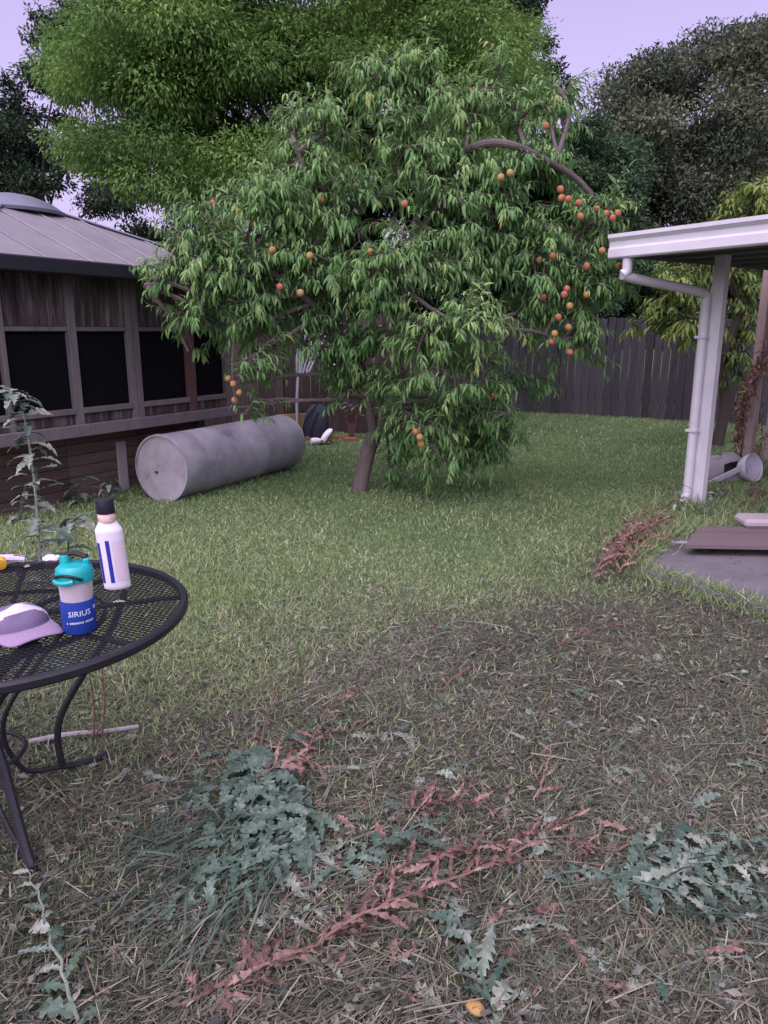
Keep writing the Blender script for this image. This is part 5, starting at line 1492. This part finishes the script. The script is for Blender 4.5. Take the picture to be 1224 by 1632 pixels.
def cup():
    b = G(128, 1003, TT)
    c = Vector((b.x, b.y, TT))
    root = empty('shaker_cup', c, 'clear shaker cup with teal lid and blue sleeve on the table', 'cup')
    H = .158
    k = 1.0
    MB().lathe([(.036, .002), (.037, .006), (.0385, .07), (.041, .12), (.043, H), (.0415, H), (.039, .12), (.0355, .07), (.034, .008)], 36, c).build('beaker', M['frost'], root, True)
    MB().lathe([(.0335, .009), (.0352, .07), (.0375, .105), (.0378, .112)], 36, c).build('drink', M['juice'], root, True)
    MB().lathe([(.0395, .0), (.0418, .004), (.0425, .05), (.0428, .088), (.0418, .09), (.0392, .088), (.039, .004)], 40, c, cap0=False, cap1=False).build('sleeve', M['bluesleeve'], root, True)
    sl = [o for o in root.children if o.name.startswith('sleeve')][0]
    toward = math.atan2(-c.y, -c.x)
    bend_text('SIRIUS', .021, c, .0427, toward + .05, .052, M['whiteprint'], sl, 'lettering', .05)
    # small dog-star emblem above the last letter and the line of fine print below
    a = toward + .05 + .044 / .0427
    mb = MB()
    def on(aa, z, rr=.0434): return c + Vector((rr * math.cos(aa), rr * math.sin(aa), z))
    st_ = []
    for i in range(10):
        q = .008 if i % 2 == 0 else .0033
        an = math.pi / 2 + i * math.pi / 5
        st_.append(on(a + q * math.cos(an) / .0427, .068 + q * math.sin(an)))
    mb.add(st_ + [on(a, .068)], [(i, (i + 1) % 10, 10) for i in range(10)]).build('emblem', M['whiteprint'], sl)
    mb = MB()
    x = -.034
    while x < .036:
        w = random.uniform(.0016, .0034)
        z0, z1 = .032 + .05 * x, .0375 + .05 * x
        if random.random() < .86:
            mb.add([on(toward + .05 + x / .0427, z0, .0431), on(toward + .05 + (x + w) / .0427, z0, .0431), on(toward + .05 + (x + w) / .0427, z1 - random.uniform(0, .002), .0431), on(toward + .05 + x / .0427, z1, .0431)], [(0, 1, 2, 3)])
        x += w + .0014
    mb.build('fine_print', M['whiteprint'], sl)
    lid = MB().lathe([(.044, H - .018), (.0465, H - .016), (.047, H + .004), (.045, H + .010), (.044, H + .016), (.036, H + .024), (.01, H + .026)], 36, c).build('lid', M['teal'], root, True)
    # spout, hinge loop, black stopper
    MB().lathe([(.013, 0), (.0125, .022), (.011, .026)], 16, c + Vector((-.026, .01, H + .020))).build('spout', M['teal'], lid, True)
    MB().box(c + Vector((.028, .012, H + .028)), (.016, .02, .02), Matrix.Rotation(.4, 3, 'Z'), .004).build('hinge', M['teal'], lid)
    MB().tube(catmull([c + Vector((-.036, .012, H + .04)), c + Vector((-.005, .016, H + .05)), c + Vector((.03, .012, H + .04))], 5), .008, 8).build('flip_stopper', M['blacktrim'], lid, True)
    # carry strap moulded across the front of the lid
    arc = [c + Vector((.0485 * math.cos(toward + t), .0485 * math.sin(toward + t), H - .010 + .017 * math.cos((t + .55) * 1.6))) for t in np.linspace(-1.3, .35, 12)]
    MB().tube(arc, .0042, 8).build('lid_groove', M['blacktrim'], lid, True)
    arc = [c + Vector((.049 * math.cos(toward + t), .049 * math.sin(toward + t), H - .008 + .006 * math.sin(t * 2))) for t in np.linspace(-1.25, -.1, 12)]
    MB().tube(arc, .0075, 8).build('carry_loop', M['teal'], lid, True)
    root.scale = (1.16, 1.16, 1.14)
cup()

def bottle():
    b = G(188, 936, TT)
    c = Vector((b.x, b.y, TT))
    root = empty('spray_bottle', c, 'tall white plastic bottle with blue stripes and black cap on table', 'bottle')
    top = AT(178, 795, c.y).z - TT
    k = top / .30
    an = math.atan2(-c.y, -c.x) + math.pi / 2
    def lat(prof, sx=1, sy=.72, n=40, **kw):
        mb = MB().lathe([(r, z * k) for r, z in prof], n, (0, 0, 0), sx, sy, **kw)
        rz = Matrix.Rotation(an, 3, 'Z')
        sh = Vector((-.020, 0, 0))     # leans a little
        mb.v = [tuple(c + rz @ Vector(v) + sh * (v[2] / .3)) for v in mb.v]
        return mb
    bd = lat([(.040, 0), (.0445, .004), (.0452, .012), (.0448, .10), (.0456, .19), (.0458, .196), (.0438, .201), (.036, .215), (.0295, .226), (.0285, .232)]).build('body', M['whiteplastic'], root, True)
    lat([(.0275, .226), (.029, .229), (.029, .252), (.0275, .254)], 1, 1).build('neck_band', M['peachlabel'], root, True)
    cp = lat([(.030, .2535), (.031, .256), (.0305, .297), (.029, .30), (.001, .3005)], 1, 1).build('cap', M['blacktrim'], root, True)
    # ridges on the cap
    mb = MB()
    # blue stripes and faded label, curved with the body
    def patch(a0, a1, z0, z1, mat, name, tilt=0.0):
        vs, fs = [], []
        m = 7
        for i in range(m + 1):
            t = a0 + (a1 - a0) * i / m
            for z in (z0, (z0 + z1) / 2, z1):
                rr = np.interp(z, [0, .012, .10, .19], [.0452, .0452, .0448, .0456]) + .0006
                aa = t + tilt * (z - z0)
                v = Matrix.Rotation(an, 3, 'Z') @ Vector((rr * math.cos(aa), rr * .72 * math.sin(aa) , z * k))
                v = v + Vector((-.020, 0, 0)) * (v.z / .3)
                v2 = Vector((v.x, v.y, 0)); v += v2.normalized() * .0003
                vs.append(c + v)
        for i in range(m):
            for j in range(2):
                fs.append((i * 3 + j, (i + 1) * 3 + j, (i + 1) * 3 + j + 1, i * 3 + j + 1))
        MB().add(vs, fs).build(name, mat, bd, True)
    # facing the camera is local angle pi/2 or -pi/2 along the wide side
    f0 = math.pi / 2 if (Matrix.Rotation(an, 3, 'Z') @ Vector((0, 1, 0))).dot(-c) > 0 else -math.pi / 2
    sgn = 1
    def rel(u): return f0 + u
    patch(rel(-1.30), rel(-.92), .024, .160, M['blueprint'], 'stripe')
    patch(rel(-.42), rel(-.12), .026, .168, M['blueprint'], 'stripe')
    patch(rel(.05), rel(1.2), .030, .165, M['paperlabel'], 'label_panel')
bottle()

def cap_hat():
    ctr = G(44, 1012, TT)
    fwd = Vector((.55, -.83, 0)).normalized()              # brim direction
    fwd = Vector((.74, -.67, 0)).normalized()
    c = Vector((ctr.x, ctr.y, TT)) - fwd * .095
    sd_ = Vector((-fwd.y, fwd.x, 0))
    root = empty('baseball_cap', c, 'purple and white cap with lilac brim lying on the table', 'cap')
    RX, RY, HH = .112, .100, .066
    NG = 30
    def crown_pt(i, j):
        u = -1 + 2 * i / NG; w = -1 + 2 * j / NG
        # square grid squeezed to a disc
        X = u * math.sqrt(1 - w * w / 2); Y_ = w * math.sqrt(1 - u * u / 2)
        rr = min(1.0, X * X + Y_ * Y_)
        h = HH * (1 - rr) ** .42 * (1 + .10 * math.sin(5 * X + 1) * math.cos(4 * Y_)) - .010 * math.exp(-((X - .15) ** 2 + (Y_ + .2) ** 2) / .06)
        h *= 1 + .18 * X
        return X, c + fwd * (RX * X) + sd_ * (RY * Y_) + Vector((0, 0, max(0, h) + .003))
    grid = [[crown_pt(i, j) for j in range(NG + 1)] for i in range(NG + 1)]
    bands = [('back_panel', M['whitecap'], -2, -.25), ('stripe', M['purple'], -.25, .06), ('front_stripe', M['whitecap'], .06, .52), ('front_panel', M['purple'], .52, 2)]
    for nm, mat, lo, hi in bands:
        vs, fs, ix = [], [], {}
        for i in range(NG):
            for j in range(NG):
                q = [(i, j), (i + 1, j), (i + 1, j + 1), (i, j + 1)]
                m_ = sum(grid[a_][b2][0] for a_, b2 in q) / 4
                if not (lo <= m_ < hi): continue
                f_ = []
                for k_ in q:
                    if k_ not in ix:
                        ix[k_] = len(vs); vs.append(grid[k_[0]][k_[1]][1])
                    f_.append(ix[k_])
                fs.append(tuple(f_))
        MB().add(vs, fs).build(nm, mat, root, True)
    # brim
    vs, fs = [], []
    m, q = 18, 5
    for i in range(m + 1):
        a = -1.2 + 2.4 * i / m
        for j in range(q + 1):
            t = j / q
            r0x, r0y = .104 * math.cos(a), .098 * math.sin(a)
            ext = (.192 - r0x) * (1 - (abs(a) / 1.2) ** 5) ** .5 * .92
            lx = r0x + ext * t; ly = r0y * (1 + .02 * t)
            z = .022 + .008 * t - 1.9 * (ly ** 2) * (.4 + .6 * t) - .010 * t * t
            vs.append(c + fwd * lx + sd_ * ly + Vector((0, 0, max(.003, z))))
    for i in range(m):
        for j in range(q):
            fs.append((i * (q + 1) + j, (i + 1) * (q + 1) + j, (i + 1) * (q + 1) + j + 1, i * (q + 1) + j + 1))
    o = MB().add(vs, fs).build('brim', M['lilac'], root, True)
    sol = o.modifiers.new('solid', 'SOLIDIFY'); sol.thickness = .004; sol.offset = 1
    MB().lathe([(.008, 0), (.007, .004), (.002, .006)], 12, c + Vector((0, 0, .068))).build('button', M['purple'], root, True)
cap_hat()

def tools():
    # yellow gripped hand tool and silver blade piece at the table's far edge
    p = G(0, 905, TT); p.z = TT
    root = empty('garden_shears', p, 'hand shears with a yellow grip and silver blades on the table', 'shears')
    pts = [p + Vector((-.12, .03, .018)), p + Vector((-.06, .01, .026)), p + Vector((-.02, -.005, .026)), p + Vector((.010, -.018, .024)), p + Vector((.016, -.03, .020))]
    MB().tube(catmull(pts, 5), [.014] * 6 + [.02] * 5 + [.028] * 5 + [.024] * 4 + [.01], 12).build('grip', M['yellow'], root, True)
    pts = [p + Vector((-.12, .05, .018)), p + Vector((-.02, .045, .022)), p + Vector((.035, .055, .020)), p + Vector((.075, .065, .014))]
    MB().tube(catmull(pts, 5), [.010] * 5 + [.017] * 5 + [.015] * 5 + [.003], 8).build('blade', M['whitecap'], root, True)
    pts = [q + Vector((0, -.004, .012)) for q in pts]
    MB().tube(catmull(pts, 5), .0035, 6).build('spring', M['blacktrim'], root, True)
    # white crumpled tissue
    p = G(82, 893, TT)
    bm = bmesh.new(); bmesh.ops.create_icosphere(bm, subdivisions=3, radius=.022)
    for v in bm.verts:
        v.co *= 1 + .35 * math.sin(v.co.x * 210 + 1) * math.cos(v.co.y * 240) + random.uniform(-.1, .1)
        v.co.x *= 1.4; v.co.z = max(-.0, v.co.z * .6 + .008)
    me = bpy.data.meshes.new('crumpled_tissue'); bm.to_mesh(me); bm.free(); me.materials.append(M['whitecloth'])
    tag(link('crumpled_tissue', me, None, (p.x, p.y, TT)), 'small crumpled white tissue behind the shaker cup on the table', 'tissue')
    # dry leaves on the table
    for px, py, s, an, c, lab in [(75, 940, .055, .5, 'pale', 'pale curled leaf lying between cap and cup on table'), (180, 962, .05, .6, 'pale', 'narrow pale leaf on table in front of the white bottle'), (205, 955, .035, 2.2, 'pink', 'tan dry leaf scrap beside the white bottle base'), (230, 985, .03, 1.2, 'pink', 'tiny dry leaf near the right table rim'), (45, 905, .10, 2.6, 'pale', 'pale green wilted leaf on table beside the yellow grip'), (60, 897, .09, .9, 'green', 'green wilted leaf on table by the crumpled tissue')]:
        p = G(px, py, TT)
        o = link('table_leaf', random.choice(LEAF[c]), None, (p.x, p.y, TT + .004), frame((math.cos(an), math.sin(an), .1), (0, 0, 1)))
        o.scale = (s, s, s); tag(o, lab, 'leaf')
tools()
print('tris', sum(len(o.data.loops) - 2 * len(o.data.polygons) for o in bpy.data.objects if o.type == 'MESH'), 'objects', len(bpy.data.objects))
